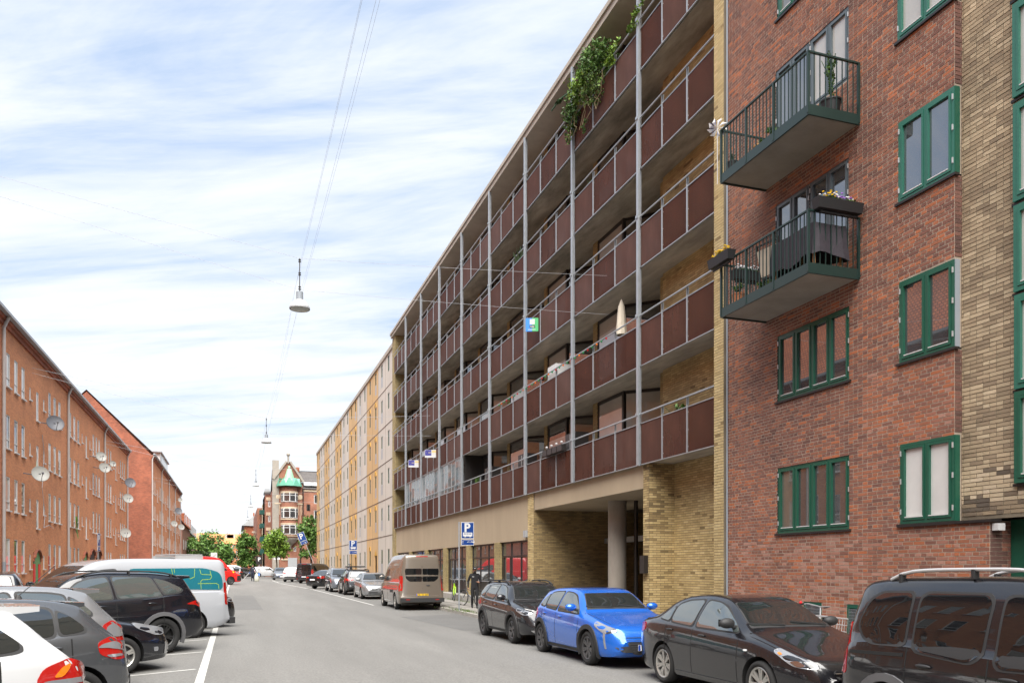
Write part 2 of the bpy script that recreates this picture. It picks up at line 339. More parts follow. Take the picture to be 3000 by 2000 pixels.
piece('kerb_stone','kerb_stone',KX,KX+.14,60,121,-.05,.125,side); piece('kerb_stone','kerb_stone',-8.34,-8.2,-30,140,-.05,.125,side)
pav=empty('footway'); tag(pav,kind='structure')
mat('slab_b',(.31,.29,.26),.9,.25,1.8,.3,25); mat('slab_c',(.235,.22,.2),.9,.25,1.8,.3,25)
y=14.
while y<52:
    for k,(xa,xb) in enumerate(((8.62,9.40),(9.52,10.30))):
        piece('slab',rnd.choice(['slab','slab_b','slab_c','slab']),xa,xb,y+.006,y+.62-.006,.10,.135+rnd.uniform(-.003,.003),pav)
    y+=.62
# painted lines: long edge line of the parking bays and the bay lines, each a sheet just above the asphalt
def line(pts,w,name='parking_line'):
    mb=MB()
    for (a,b) in zip(pts[:-1],pts[1:]):
        a,b=Vector(a),Vector(b); n=int(max(1,(b-a).length//4)); d=(b-a).normalized(); p=Vector((-d.y,d.x))*w/2
        for i in range(n):
            q0=a+(b-a)*i/n; q1=a+(b-a)*(i+1)/n
            mb.face([(q0.x-p.x,q0.y-p.y,gz(q0.y)+.005),(q0.x+p.x,q0.y+p.y,gz(q0.y)+.005),(q1.x+p.x,q1.y+p.y,gz(q1.y)+.005),(q1.x-p.x,q1.y-p.y,gz(q1.y)+.005)])
    return mb.build(name,'paint_line',kind='structure')
line([(-.56,2),(-.56,92)],.14); BA=R_(59.2); bd=Vector((math.sin(BA),math.cos(BA)))
for k in range(-4,24):
    e=Vector((-.69,16.06+3.07*k)); line([e-bd*5.2,e],.09)
line([(6.1,38.2),(5.45,62.6),(4.1,82)],.10); line([(4.1,84),(3.9,96)],.10)
mb=MB(); mb.face([(6.3,23.0,gz(23)+.004),(8.1,23.4,gz(23.4)+.004),(8.1,30.6,gz(30.6)+.004),(5.7,29.6,gz(29.6)+.004)]); mb.build('road_patch','asphalt_patch',kind='structure')
# ================= BRICK APARTMENT BUILDING (near right) =================
FX=10.95
B=empty('brick_building',(0,0,0),0,'dark red and yellow brick apartment block with green windows and two black balconies','building')
Fr=frame((FX,0,0),(0,1,0),(-1,0,0))
Y0,Y1=10.2,16.60; top=17.2
WIN=[]   # (y0,y1,z0,z1,kind)
for k in range(4):
    z0=2.62+2.80*k; z1=z0+1.40
    if k<2: WIN.append((12.58,14.74,z0,z1,'g4'))
    elif k<4: pass
for zb in (7.21,10.07):
    WIN.append((13.72,14.80,zb+.19,zb+2.42,'door')); WIN.append((12.60,13.715,zb+1.02,zb+2.42,'side'))
WIN.append((12.85,14.75,13.55,14.6,'g4'))
COR=[(10.2,11.33,2.64,4.02),(10.2,11.35,5.43,6.84),(10.2,11.37,8.22,9.62),(10.2,11.39,11.04,12.5)]
BASE=[(14.6,15.15,.35,1.22),(13.35,13.9,.35,1.22),(12.1,12.65,.35,1.20),(10.8,11.35,.35,1.2)]
holes=[w[:4] for w in WIN]+COR+BASE
# yellow part, set back behind the red corner
FXY=FX+.15; Fy=frame((FXY,0,0),(0,1,0),(-1,0,0))
mb=MB(); wall_holes(mb,Fr,Y0,Y1,0,top,holes,.14); 
# return faces of the red volume (towards the camera) between the corner windows, and the plinth below
for a,b in ((-.0,2.60),(4.02,5.40),(6.84,8.19),(9.62,11.01),(12.5,top)): mb.face([(FX,Y0,a),(FXY+.01,Y0,a),(FXY+.01,Y0,b),(FX,Y0,b)])
mb.build('wall','mortar_red',B)
holes_b=[(7.2,7.98,-1,2.63)]
mb=MB()
YH=[(7.6,9.20,3.14+0*k,4.50) for k in range(1)]+[(7.6,9.20,4.54,5.94),(7.6,9.21,5.99,7.28),(7.6,9.22,7.34,8.8),(7.6,9.23,8.9,10.3),(7.6,9.25,10.4,12)]
wall_holes(mb,Fy,5.0,Y0+.02,2.64,top,YH,.1); mb.build('wall','mortar_yellow',B,label='soot stained pale yellow brick wall')
mb=MB(); wall_holes(mb,Fr,9.55,Y0,0,2.58,[],.1)
mb.face([(FX,9.55,0),(FX+.42,9.55,0),(FX+.42,9.55,2.6),(FX,9.55,2.6)]); mb.face([(FX,9.55,2.58),(FX,Y0,2.58),(FX+.2,Y0,2.58),(FX+.2,9.55,2.58)]); mb.build('wall','mortar_red',B)
def wmap(y,z):
    return .5+.5*math.sin(y*1.7+1.3*math.sin(z*1.1))*math.cos(z*.9+y*.6)
def red_tone(y,z,rr):
    t=.12+rr.random()*.48
    if rr.random()<.13: t=.62+rr.random()*.14     # orange ones
    w=wmap(y,z)
    if z<2.5:                                       # pinkish cleaned lower wall
        t=.28+rr.random()*.45
        if rr.random()<.28+.25*w: t=.80+rr.random()*.2
    elif 4.1<z<5.4 and y<12.2: t=min(1,t+.25*w+.05)
    elif 2.5<z<4.1 or 1.0>z: t+=.10
    t+=.12*(w-.5)
    return t
def yel_tone(y,z,rr):
    t=.30+rr.random()*.55; w=wmap(y*1.4,z*1.2)
    if rr.random()<.10+.16*w: t=.25+rr.random()*.2
    if z<3.4: t=.72+rr.random()*.28 if rr.random()<.7 else rr.random()*.2
    if z<2.85: t=rr.random()*.4 if y>8.6 else t
    return t
bl_r=bricks(Fr,Y0,Y1,.0,top,holes,'cross',red_tone,proud=.004,jit=.002,J=.015,H=.0517,L=.225); bl_p=bricks(Fr,9.55,Y0,.0,2.58,[],'cross',red_tone,proud=.004,jit=.002,J=.015,H=.0517,L=.225)
Fq=frame((FX,Y0,0),(1,0,0),(0,-1,0)); bl_q=[]
for a,b in ((4.06,5.40),(6.88,8.19),(9.66,11.01)): bl_q+=[(x[0],x[1],x[2],x[3],x[4],rnd.uniform(.0,.22)) for x in bricks(Fq,0,.15,a,b,(),'run',None)]
Fq2=frame((FX,9.55,0),(1,0,0),(0,-1,0)); bl_q2=[(x[0],x[1],x[2],x[3],x[4],rnd.uniform(.0,.12) if x[0]<.2 else rnd.uniform(.1,.5)) for x in bricks(Fq2,0,.42,0,2.58,(),'mix',None)]
add_brickwork(B,[(Fr,bl_r+bl_p),(Fq,bl_q),(Fq2,bl_q2)],'brick_red',230)
bl_y=bricks(Fy,5.0,Y0,2.70,top,YH,'mix',yel_tone,proud=.007,jit=.003); add_brickwork(B,[(Fy,bl_y)],'brick_old_yellow',70)
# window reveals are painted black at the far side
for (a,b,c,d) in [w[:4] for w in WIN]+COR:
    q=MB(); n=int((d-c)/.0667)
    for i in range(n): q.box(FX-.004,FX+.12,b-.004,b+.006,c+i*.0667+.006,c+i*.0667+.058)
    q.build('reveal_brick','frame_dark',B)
def window(parent,F,u0,u1,z0,z1,n,fm,pm,setb=.07,fw=.055,mull=.05,sill='frame_dark',hinge=True,transom=None,alu=True,corner=False,depth=.06,label=None):
    """frame joined from rails and stiles, one pane object per light"""
    fr=MB(); P=lambda a,b,c,d,n0,n1: None
    def bx(mb,a,b,c,d,n0,n1): mb.box(a,b,n0,n1,c,d,M=F)
    bx(fr,u0,u1,z0,z0+fw,-setb,-setb+depth); bx(fr,u0,u1,z1-fw,z1,-setb,-setb+depth); bx(fr,u0,u0+fw,z0+fw,z1-fw,-setb,-setb+depth); bx(fr,u1-fw,u1,z0+fw,z1-fw,-setb,-setb+depth)
    w=(u1-u0-2*fw)/n
    for i in range(1,n): bx(fr,u0+fw+w*i-mull/2,u0+fw+w*i+mull/2,z0+fw,z1-fw,-setb,-setb+depth)
    if transom: bx(fr,u0+fw,u1-fw,transom,transom+mull,-setb+.002,-setb+depth-.002)
    for i in range(n):     # casement sashes, a second thinner frame
        a=u0+fw+w*i+(mull/2 if i else 0)+.006; b=u0+fw+w*(i+1)-(mull/2 if i<n-1 else 0)-.006; s=.04; c,d=z0+fw+.006,z1-fw-.006
        if s*2<b-a-.05:
            bx(fr,a,b,c,c+s,-setb+.01,-setb+depth+.012); bx(fr,a,b,d-s,d,-setb+.01,-setb+depth+.012); bx(fr,a,a+s,c+s,d-s,-setb+.01,-setb+depth+.012); bx(fr,b-s,b,c+s,d-s,-setb+.01,-setb+depth+.012)
    f=fr.build('window',fm,parent,label=label)
    for i in range(n):
        a=u0+fw+w*i+.01; b=u0+fw+w*(i+1)-.01; g=MB(); pk=pm[i%len(pm)] if isinstance(pm,(list,tuple)) else pm
        tl=rnd.uniform(-.004,.004); g.face([F@Vector((a,-setb+.028+tl,z0+fw)),F@Vector((b,-setb+.028-tl,z0+fw)),F@Vector((b,-setb+.028-tl,z1-fw)),F@Vector((a,-setb+.028+tl,z1-fw))]); g.build('pane',pk,f)
        if alu:
            q=MB(); q.box(a+.05,b-.05,-setb+depth-.01,-setb+depth+.018,z0+fw+.05,z0+fw+.066,M=F); q.build('glazing_bar','frame_white',f)
    if hinge:
        for u in (u0+.012,u1-.03):
            for k in (.12,.5,.85): q=MB(); z=z0+(z1-z0)*k; q.box(u,u+.018,-setb+depth,-setb+depth+.02,z,z+.09,M=F); q.build('hinge','alu',f)
    if sill:
        q=MB(); q.box(u0-.05,u1+.05,-setb,.045,z0-.045,z0-.004,M=F); q.build('sill',sill,f)
    return f
for k,w in enumerate(WIN):
    if w[4]=='g4': window(B,Fr,*w[:4],4,'frame_green',[['pane_mirror','pane_mirror','pane_mirror','pane_room'],['pane_mirror','pane_mirror','pane_mirror','pane_mirror']][k%2])
    elif w[4]=='door': window(B,Fr,*w[:4],2,'frame_grey','pane_mirror',alu=False,fw=.05,sill=None,label='dark grey glazed door onto the balcony')
    else: window(B,Fr,*w[:4],2,'frame_grey',['pane_curtain','pane_curtain'] if w[2]>9 else ['pane_mirror','pane_mirror'],alu=False,fw=.05,sill=None,label='dark grey window beside the balcony door')
for k,(a,b,c,d) in enumerate(COR):
    pm=[['pane_white','pane_white'],['pane_mirror','pane_mirror'],['pane_mirror','pane_mirror'],['pane_curtain','pane_curtain']][k]
    window(B,Fr,a,b,c,d,2,'frame_green' if k<2 else 'frame_green_pale',pm,setb=.05,label=['green casement window with white blinds at the corner',None,'pale green casement window at the corner',None][k])
    q=MB(); q.box(FX+.0,FX+.10,a-.012,a-.002,c,d); q.build('window_side','frame_green' if k!=1 else 'pipe_grey',B)
for (a,b,c,d) in YH: window(B,Fy,a,b,c,d,1,'frame_green_pale' if d>4.6 else 'frame_green','pane_curtain',setb=-.02,fw=.07,hinge=False,label='green bay window frame projecting from yellow brick')
for (a,b,c,d) in BASE:   # basement windows with wire mesh
    q=MB()
    for (p0,p1,p2,p3) in ((a,b,d-.07,d),(a,a+.06,c,d-.07),(b-.06,b,c,d-.07)): q.box(FX-.0+.005,FX+.06,p0,p1,p2,p3)
    f=q.build('basement_window','frame_green',B); q=MB(); q.face([(FX+.07,a,c),(FX+.07,b,c),(FX+.07,b,d),(FX+.07,a,d)]); q.build('pane','pane_dark',f)
    q=MB()
    for i in range(14): y=a+.06+(b-a-.12)*i/13; q.box(FX-.008,FX-.003,y-.003,y+.003,c+.1,d-.09)
    for i in range(14): z=c+(d-c-.09)*i/13; q.box(FX-.012,FX-.008,a+.06,b-.06,z-.003,z+.003)
    q.build('wire_mesh','steel',f)
# ledge over the plinth, door recess, entry phone, lamp
q=MB(); q.box(FX-.05,FX+.16,9.48,11.36,2.585,2.628); q.build('ledge','frame_dark',B,label='black weathered ledge running above the door')
q=MB(); q.box(FX+.42,FX+.50,6.2,9.54,-.1,2.62,0); q.build('door','frame_green',B); 
q=MB(); q.box(FX+.38,FX+.41,7.6,9.25,.1,2.45,0); q.build('door_panel','concrete_dark',B)
q=MB(); q.box(FX+.02,FX+.16,9.42,9.53,2.45,2.56); q.build('outdoor_lamp','lamp_white',B)
q=MB(); q.box(FX+.24,FX+.38,9.45,9.54,1.42,1.72); f=q.build('entry_phone','sign_grey',B); q=MB(); q.box(FX+.14,FX+.20,9.51,9.54,1.6,1.73); q.build('name_plate','sign_white',B)
# rest of the block outside the frame and roof, plain
q=MB(); q.face([(FXY,-30,0),(FXY,5,0),(FXY,5,top),(FXY,-30,top)]); q.box(FX,FX+12,-30,16.6,top+.0,top+2.3); q.box(FX+.6,FX+12,-30,Y1,.1,top-.01); q.build('wall_behind','mortar_yellow',B)
q=MB(); q.tube([(FX-.03,16.585,0),(FX-.03,16.585,16)],.022); q.build('corner_strip','pipe_grey',B,label='pale grey strip where the two buildings meet')
# balconies
def black_balcony(zb,name):
    """deck underside at zb"""
    x0,x1,y0,y1=9.80,FX-.01,12.30,15.14
    b=MB(); b.box(x0+.04,x1,y0+.04,y1-.04,zb+.03,zb+.16); bo=b.build('balcony','stucco_deck',B,label=name)
    q=MB(); q.box(x0,x1,y0,y0+.035,zb,zb+.19); q.box(x0,x1,y1-.035,y1,zb,zb+.19); q.box(x0,x0+.035,y0+.036,y1-.036,zb,zb+.19); q.build('fascia','iron',bo)
    zr=zb+1.12
    q=MB(); q.box(x0-.01,x0+.035,y0-.01,y1+.01,zr,zr+.03); q.box(x0+.036,x1,y0-.01,y0+.035,zr,zr+.03); q.box(x0+.036,x1,y1-.035,y1+.01,zr,zr+.03); q.build('handrail','iron',bo)
    bar=MB(); bar.box(-.008,.008,-.008,.008,.10,zr-zb); bm_=bar.mesh('baluster','iron')
    post=MB(); post.box(-.022,.022,-.022,.022,.03,zr-zb); pm_=post.mesh('post','iron')
    n=25
    for i in range(n+1):
        y=y0+.02+(y1-y0-.04)*i/n; link(pm_ if i in (0,9,17,25) else bm_,'post' if i in (0,9,17,25) else 'baluster',bo,loc=(x0+.012,y,zb))
    for y in (y0+.012,y1-.012):
        for i in range(1,10): x=x0+.012+(x1-x0-.03)*i/9; link(pm_ if i==9 else bm_,'post' if i==9 else 'baluster',bo,loc=(x,y,zb))
    return bo
mat('stucco_deck',(.30,.27,.22),.9,.2,1.5)
black_balcony(10.07,'upper black railed balcony with grey concrete deck'); black_balcony(7.21,'lower black railed balcony with grey concrete deck')
# ================= YELLOW APARTMENT BUILDING WITH BROWN BALCONIES =================
A=empty('balcony_building',(0,0,0),0,'long yellow brick apartment block with rows of brown panelled balconies','building')
ZB=[4.85+2.8*k for k in range(5)]; PY=[20.9+4.807*k for k in range(8)]; YA,YE=17.04,59.1; RW=11.80
def facade(x): return frame((x,0,0),(0,1,0),(-1,0,0))
def cross(y): return frame((0,y,0),(1,0,0),(0,-1,0))
def tone_y(lo,hi,dk=.03):
    def f(y,z,rr):
        t=lo+rr.random()*(hi-lo)
        if rr.random()<dk: t=.12+rr.random()*.2
        w=wmap(y*.8,z*.7); return t-.22*max(0,w-.55)
    return f
sets=[]; mb=MB(); PX=10.86
mb.box(PX,13,16.63,YA,-.1,19.6); mb.build('pier','mortar_yellow',A,label='pale yellow brick pier beside the red building')
sets.append((facade(PX),bricks(facade(PX),16.635,YA-.003,0,19.5,(),'run',tone_y(.72,1.0,.02))))
q=MB(); q.box(RW,13,YA,21.2,-.1,18.85); q.box(RW-.0+.01,13,20.56,20.9,0,4.8); q.build('wall','mortar_yellow',A)
sets.append((facade(RW),bricks(facade(RW),YA,20.55,.0,4.84,(),'run',tone_y(.5,.95))+bricks(facade(RW),YA,21.2,5.05,18.85,(),'run',tone_y(.42,.85))))
q=MB(); q.box(11.0,13,20.56,20.9,0,4.84); q.build('pier','mortar_dark',A,label='soot stained brick pier at the passage')
def soot(u,z,rr): t=.45+rr.random()*.45; return .08+rr.random()*.2 if (z>3.0 and rr.random()<.6 and u<11.5) or rr.random()<.08 else t
sets.append((cross(20.56),bricks(cross(20.56),11.0,RW,0,4.84,(),'run',soot))); sets.append((facade(11.0),bricks(facade(11.0),20.565,20.895,0,4.84,(),'run',tone_y(.3,.9,.25))))
# passage
q=MB(); q.box(11.0,19,29.95,30.62,0,4.84); q.build('passage_wall','mortar_yellow',A); sets.append((facade(11.0),bricks(facade(11.0),29.955,30.615,0,4.84,(),'run',tone_y(.5,1))))
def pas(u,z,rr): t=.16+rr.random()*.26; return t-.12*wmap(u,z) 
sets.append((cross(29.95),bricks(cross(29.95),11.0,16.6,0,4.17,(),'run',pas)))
add_brickwork(A,sets,'brick_yellow',290)
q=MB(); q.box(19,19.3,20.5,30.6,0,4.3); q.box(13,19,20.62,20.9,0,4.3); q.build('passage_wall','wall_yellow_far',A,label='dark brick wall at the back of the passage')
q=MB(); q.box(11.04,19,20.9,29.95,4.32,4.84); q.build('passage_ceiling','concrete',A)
q=MB(); q.box(11.03,11.35,20.9,29.95,4.17,4.84); q.box(11.36,14.5,20.91,29.94,4.17,4.31); q.build('beam','stucco',A,label='beige rendered beam over the passage')
q=MB(); q.lathe([(.31,.0),(.31,4.17)],28,Matrix.Translation((12.25,25.15,0))); q.build('column','concrete_col',A,smooth=40,label='round grey concrete column in the passage')
q=MB(); q.tube([(12.75,24.75,0),(12.75,24.75,4.17)],.07,8); q.build('drainpipe','frame_dark',A); q=MB(); q.box(14.0,14.3,20.9,29.9,2.9,3.1); q.build('lintel','galv',A)
# core behind the balconies, roof
q=MB(); q.box(14.3,24,21.0,59.4,4.9,18.8); q.box(13.0,24,16.7,21.0,-.1,18.8); q.box(11.4,24,30.62,59.5,-.1,4.8); q.build('core','wall_yellow_far',A)
q=MB(); q.box(10.84,24,YA,60.1,18.86,19.06); q.box(10.78,24,YA-.01,60.15,19.065,19.22); q.build('roof','concrete_roof',A,label='flat roof with pale concrete edge')
q=MB(); q.box(11.0,14,YE,60.3,-.1,18.85); q.build('end_wall','wall_yellow_far',A)
# stucco band and shop front
q=MB(); q.box(11.06,11.4,30.63,YE,3.05,4.84); q.build('stucco_band','stucco',A)
q=MB(); q.box(10.93,11.055,30.75,31.0,3.15,3.42); q.build('floodlight','sign_grey',A)
piers=[(34.44,35.15),(39.2,39.9),(44.04,44.75),(48.8,49.5),(53.6,54.3),(58.5,59.1)]
for a,b in piers:
    q=MB(); q.box(11.02,11.5,a,b,0,3.05); q.build('pier','wall_yellow_far',A)
edges=[30.65]+[v for p in piers for v in p]
for i in range(0,len(edges)-1,2):
    a,b=edges[i],edges[i+1]; zf=gz((a+b)/2)+.42; w=(b-a)/3; door=i in (0,4,8,10)
    fr=MB()
    for k in range(4): y=a+w*k; fr.box(11.16,11.24,max(a,y-.04),min(b,y+.04),zf,3.05)
    fr.box(11.162,11.238,a,b,2.97,3.05); fr.box(11.162,11.238,a,b,2.38,2.45); fr.box(11.162,11.238,a,b,zf,zf+.08)
    if door: fr.box(11.163,11.237,a+2*w+.1,a+2*w+.2,zf+.08,2.38); fr.box(11.163,11.237,b-.3,b-.12,zf+.08,2.38)
    f=fr.build('shop_window','frame_dark',A)
    for k in range(3):
        dk=door and k==2
        for (z0,z1) in ((2.45,2.97),(zf+ (.1 if dk else .72),2.38)):
            q=MB(); q.face([(11.19,a+w*k+.04,z0),(11.19,a+w*(k+1)-.04,z0),(11.19,a+w*(k+1)-.04,z1),(11.19,a+w*k+.04,z1)]); q.build('pane','pane_mirror' ,f)
        if not dk:
            q=MB(); q.box(11.18,11.22,a+w*k+.04,a+w*(k+1)-.04,zf+.08,zf+.70); q.build('spandrel','frame_dark',f)
            q=MB(); q.box(11.14,11.18,a+w*k+.02,a+w*(k+1)-.02,zf+.69,zf+.72); q.build('ledge','galv',f)
q=MB()
for a,b in zip(range(31,59,4),range(35,63,4)): 
    b=min(b,59); n=len(q.v); za,zb_=gz(a),gz(b); P=[(10.5,a,za),(11.3,a,za),(11.3,b,zb_),(10.5,b,zb_)]
    q.v+=[(x,y,z+.1) for x,y,z in P]+[(x,y,z+.40) for x,y,z in P]
    for s in ((4,5,6,7),(0,1,5,4),(3,0,4,7),(2,3,7,6)): q.f.append(tuple(n+i for i in s)); q.t.append(0)
q.build('step','kerb_stone',A)
# tall steel posts
for y in PY:
    q=MB(); q.box(10.80,10.86,y-.05,y+.05,ZB[0]-.05,18.9); q.box(10.861,10.93,y-.012,y+.012,ZB[0]-.05,18.86)
    for z in [zb+1.40 for zb in ZB]: q.box(10.77,10.80,y-.055,y+.055,z-.04,z+.04)
    q.build('post','galv',A)
pmesh={}
for k,zb in enumerate(ZB):
    q=MB(); q.box(10.985,14.4,YA,YE,zb,zb+.20); q.box(14.0,14.3,YA,YE,zb+.2,zb+2.8) if False else None
    sl=q.build('balcony','concrete_dark' if k>2 else 'concrete',A)
    ys=[YA]+PY+[YE]; divs=[]
    for a,b in zip(ys[:-1],ys[1:]):
        for i in range(3):
            p0,p1=a+(b-a)*i/3,a+(b-a)*(i+1)/3; g0=.06 if i==0 else .022; g1=.06 if i==2 else .022
            key=round(p1-p0-g0-g1,3)
            if key not in pmesh: m=MB(); m.box(0,.012,0,key,0,1.14); pmesh[key]=m.mesh('panel','panel_brown')
            o=link(pmesh[key],'panel',sl,loc=(10.90+rnd.uniform(-.004,.004),p0+g0,zb-.01),rot=(0,rnd.uniform(-.004,.004),rnd.uniform(-.004,.004)))
            if i: divs.append(p0)
    q=MB(); q.box(10.885,10.925,YA,YE,zb-.035,zb-.012); q.box(10.885,10.925,YA,YE,zb+1.132,zb+1.155); q.build('panel_rail','galv',sl)
    q=MB(); q.tube([(10.87,y,zb+1.40) for y in (YA,YE)],.024,8); q.build('handrail','galv',sl,smooth=40)
    dm=MB(); dm.box(0,.03,-.018,.018,-.03,1.38); dm.box(.0,.06,-.018,.018,1.20,1.38); dmm=dm.mesh('divider','galv')
    for y in divs: link(dmm,'divider',sl,loc=(10.872,y,zb))
    st=MB()
    for y in divs+PY:
        for zz in (.12,.55,1.0):
            for dy in (-.045,.045): st.box(10.892,10.90,y+dy-.008,y+dy+.008,zb+zz,zb+zz+.016)
    st.build('screws','alu',sl,kind='stuff')
    # flats behind: strip wall, two glazed sides of the sawtooth
    for j in range(8):
        ys_=21.2+4.807*j; zf,zt=zb+.2,zb+2.8
        if k==4: zt=18.86
        q=MB(); q.box(11.9,14.3,ys_,ys_+.35,zf,zt); q.build('partition','wall_yellow_far',A)
        c1=24.08+4.807*j; e1=min(26.0+4.807*j,YE)
        if c1>YE: c1=YE-.3
        f=MB()
        f.box(11.92,12.02,c1-.06,c1+.06,zf,zt); f.box(11.92,12.0,e1-.06,e1,zf,zt); f.box(11.925,11.995,c1,e1,zt-.12,zt-.001); f.box(11.925,11.995,c1,e1,zf,zf+.15)
        d=Vector((1,-1)).normalized(); L=2.5; M=Matrix.Translation((11.97,c1,0))@Matrix.Rotation(-math.pi/4,4,'Z')
        f.box(0,L,-.035,.035,zt-.10,zt-.002,M=M); f.box(0,L,-.035,.035,zf,zf+.12,M=M); f.box(L*.52,L*.52+.07,-.034,.034,zf+.12,zt-.1,M=M)
        w=f.build('window','frame_dark',A)
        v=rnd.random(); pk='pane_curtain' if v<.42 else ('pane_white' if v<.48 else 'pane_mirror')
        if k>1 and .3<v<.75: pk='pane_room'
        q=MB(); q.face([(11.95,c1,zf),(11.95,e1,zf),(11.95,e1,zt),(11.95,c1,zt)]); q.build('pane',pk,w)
        q=MB(); q.face([M@Vector(p) for p in ((0,0,zf),(L,0,zf),(L,0,zt),(0,0,zt))]); q.build('pane',rnd.choice(['pane_mirror','pane_mirror','pane_room','pane_curtain']),w)
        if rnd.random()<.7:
            q=MB(); q.box(11.935,11.944,c1+.07,c1+(e1-c1)*rnd.choice([.95,.95,.6]),zf+.16,zb+rnd.uniform(1.95,2.4)); q.build('blind','pane_white',w)  # white sheet over the lower pane, stands in for reflected sky
# glazed-in balcony, lowest level, three bays
gl=MB(); z0,z1=ZB[0]+1.16,ZB[1]-.04
for a in range(4,7):
    for i in range(7):
        y=PY[a]+.07+(PY[a+1]-PY[a]-.14)*i/6; gl.box(10.93,10.96,y-.012,y+.012,z0,z1)
gl.box(10.925,10.965,PY[4],PY[7],z0-.03,z0+.03); gl.box(10.925,10.965,PY[4],PY[7],z1-.03,z1+.03)
gf=gl.build('balcony_glazing','alu',A,label='sliding glass panes closing in part of the lowest balcony')
mat('clear_glass',(.25,.3,.32),.03,alpha=.62,spec=1.0,ior=2.0)
for a in range(4,7):
    for i in range(6):
        y=PY[a]+.09+(PY[a+1]-PY[a]-.14)*i/6; w=(PY[a+1]-PY[a]-.14)/6-.03; q=MB(); dx=rnd.uniform(-.01,.01)
        q.face([(10.945+dx,y,z0+.03),(10.945-dx,y+w,z0+.03),(10.945-dx,y+w,z1-.03),(10.945+dx,y,z1-.03)]); q.build('pane','clear_glass',gf)
q=MB(); q.box(11.0,12.0,PY[4]-.09,PY[4]-.02,ZB[0]+.2,ZB[1]); q.build('screen','frame_dark',A)
# little plates and a mail box on the brick
q=MB(); q.box(10.86,10.99,20.60,20.86,1.75,2.25); q.build('letter_box','frame_dark',A)
for z in (2.9,1.75):
    q=MB(); q.box(RW-.05,RW-.008,17.22,17.36,z,z+.18); q.build('number_plate','sign_grey',A)
q=MB(); q.box(RW-.03,RW-.007,17.10,17.13,0.2,3.1); q.build('cable_duct','frame_dark',A)
# ================= OCHRE AND CREAM PANEL BUILDING =================
O=empty('panel_building',(0,0,0),0,'long ochre and cream panelled apartment block behind the parked cars','building')
Fo=facade(11.1); OY0,OY1=60.3,120.9; OT=18.35; cols=[]; bands=[]; y=60.3; w=6.9; kx=0
while y<OY1-.5:
    e=min(y+w,OY1); bands.append((y,e,'cream' if kx%2==0 else 'ochre')); y=e; w=6.13; kx+=1
y=62.4; n=0
while y<OY1-.6:
    cols.append((y,n)); y+=3.04 if n<40 else 3; n+=1
seam=[4.47+2.86*r for r in range(5)]
hol=[]
for (yc,n) in cols:
    band=[b for b in bands if b[0]<=yc<b[1]]; oc=bool(band) and band[0][2]=='ochre'; long_=n%4 in (1,2)
    for r in range(-1,5):
        zb=4.47+2.86*r
        if r==-1: zb=1.25; z0,z1=(zb+.25 if long_ else zb+.9),zb+2.2
        else: z0,z1=(zb+.48,zb+2.30) if long_ else (zb+1.12,zb+2.32)
        if oc and long_ and r==-1: z0=gz(yc)+.35; z1=2.9+gz(yc)*.3; hol.append((yc-.55,yc+.55,z0,z1,'door')); continue
        hol.append((yc-.36,yc+.36,z0,z1,('arch' if oc else 'sq')+('L' if long_ else '')))
for (a,b,m) in bands:
    q=MB(); hh=[h[:4] for h in hol if a<=(h[0]+h[1])/2<b]; wall_holes(q,Fo,a,b,-.2,OT,hh,.07); q.build('wall',m,O)
q=MB()
for z in seam: q.box(11.085,11.12,OY0,OY1,z-.03,z+.03)
for (a,b,m) in bands: 
    q.box(11.092,11.12,a-.02,a+.02,0,OT); q.box(11.093,11.12,(a+b)/2-.012,(a+b)/2+.012,0,OT)
q.build('panel_joint','ochre_joint',O)
q=MB(); q.box(11.0,11.5,OY0,OY1+.1,OT,OT+.3); q.box(11.5,23,OY0,OY1,OT-.1,OT+.1); q.build('roof_edge','concrete_roof',O)
q=MB(); q.box(11.35,23,OY0,OY1,-.2,OT-.11); q.build('core','ochre_joint',O)
q=MB(); q.box(11.1,23,OY1,OY1+.05,0,OT); q.build('gable','cream',O)
for h in hol:
    a,b,c,d,kd=h
    if kd=='door':
        q=MB(); q.box(11.28,11.32,a,b,c,d); f=q.build('door','door_ochre',O); q=MB(); ym=(a+b)/2
        q.face([(11.085,a,d),(11.085,b,d),(11.085,ym,d+.55)]); q.build('door_arch','door_ochre',f); continue
    fr=MB(); fr.box(11.125,11.19,a,a+.07,c,d); fr.box(11.125,11.19,b-.07,b,c,d); fr.box(11.127,11.188,a,b,d-.06,d); fr.box(11.127,11.188,a,b,c,c+.06)
    f=fr.build('window','win_green',O); zm=c+.02
    if kd.endswith('L'):
        zm=c+.85; q=MB(); q.box(11.108,11.122,a+.01,b-.01,c,zm); q.build('guard_panel','steel_blind',f)
    q=MB(); q.face([(11.15,a,c),(11.15,b,c),(11.15,b,d),(11.15,a,d)]); q.build('pane','pane_dark',f)
    if kd.startswith('arch'):
        q=MB(); n=8; pts=[(yy,d+.02+.38*math.sin(math.pi*i/n)) for i in range(n+1) for yy in [a+(b-a)*i/n]]
        for (p,z),(p2,z2) in zip(pts[:-1],pts[1:]): q.bar((11.08,p,z),(11.08,p2,z2),.05)
        q.build('arch_trim','door_ochre',f)
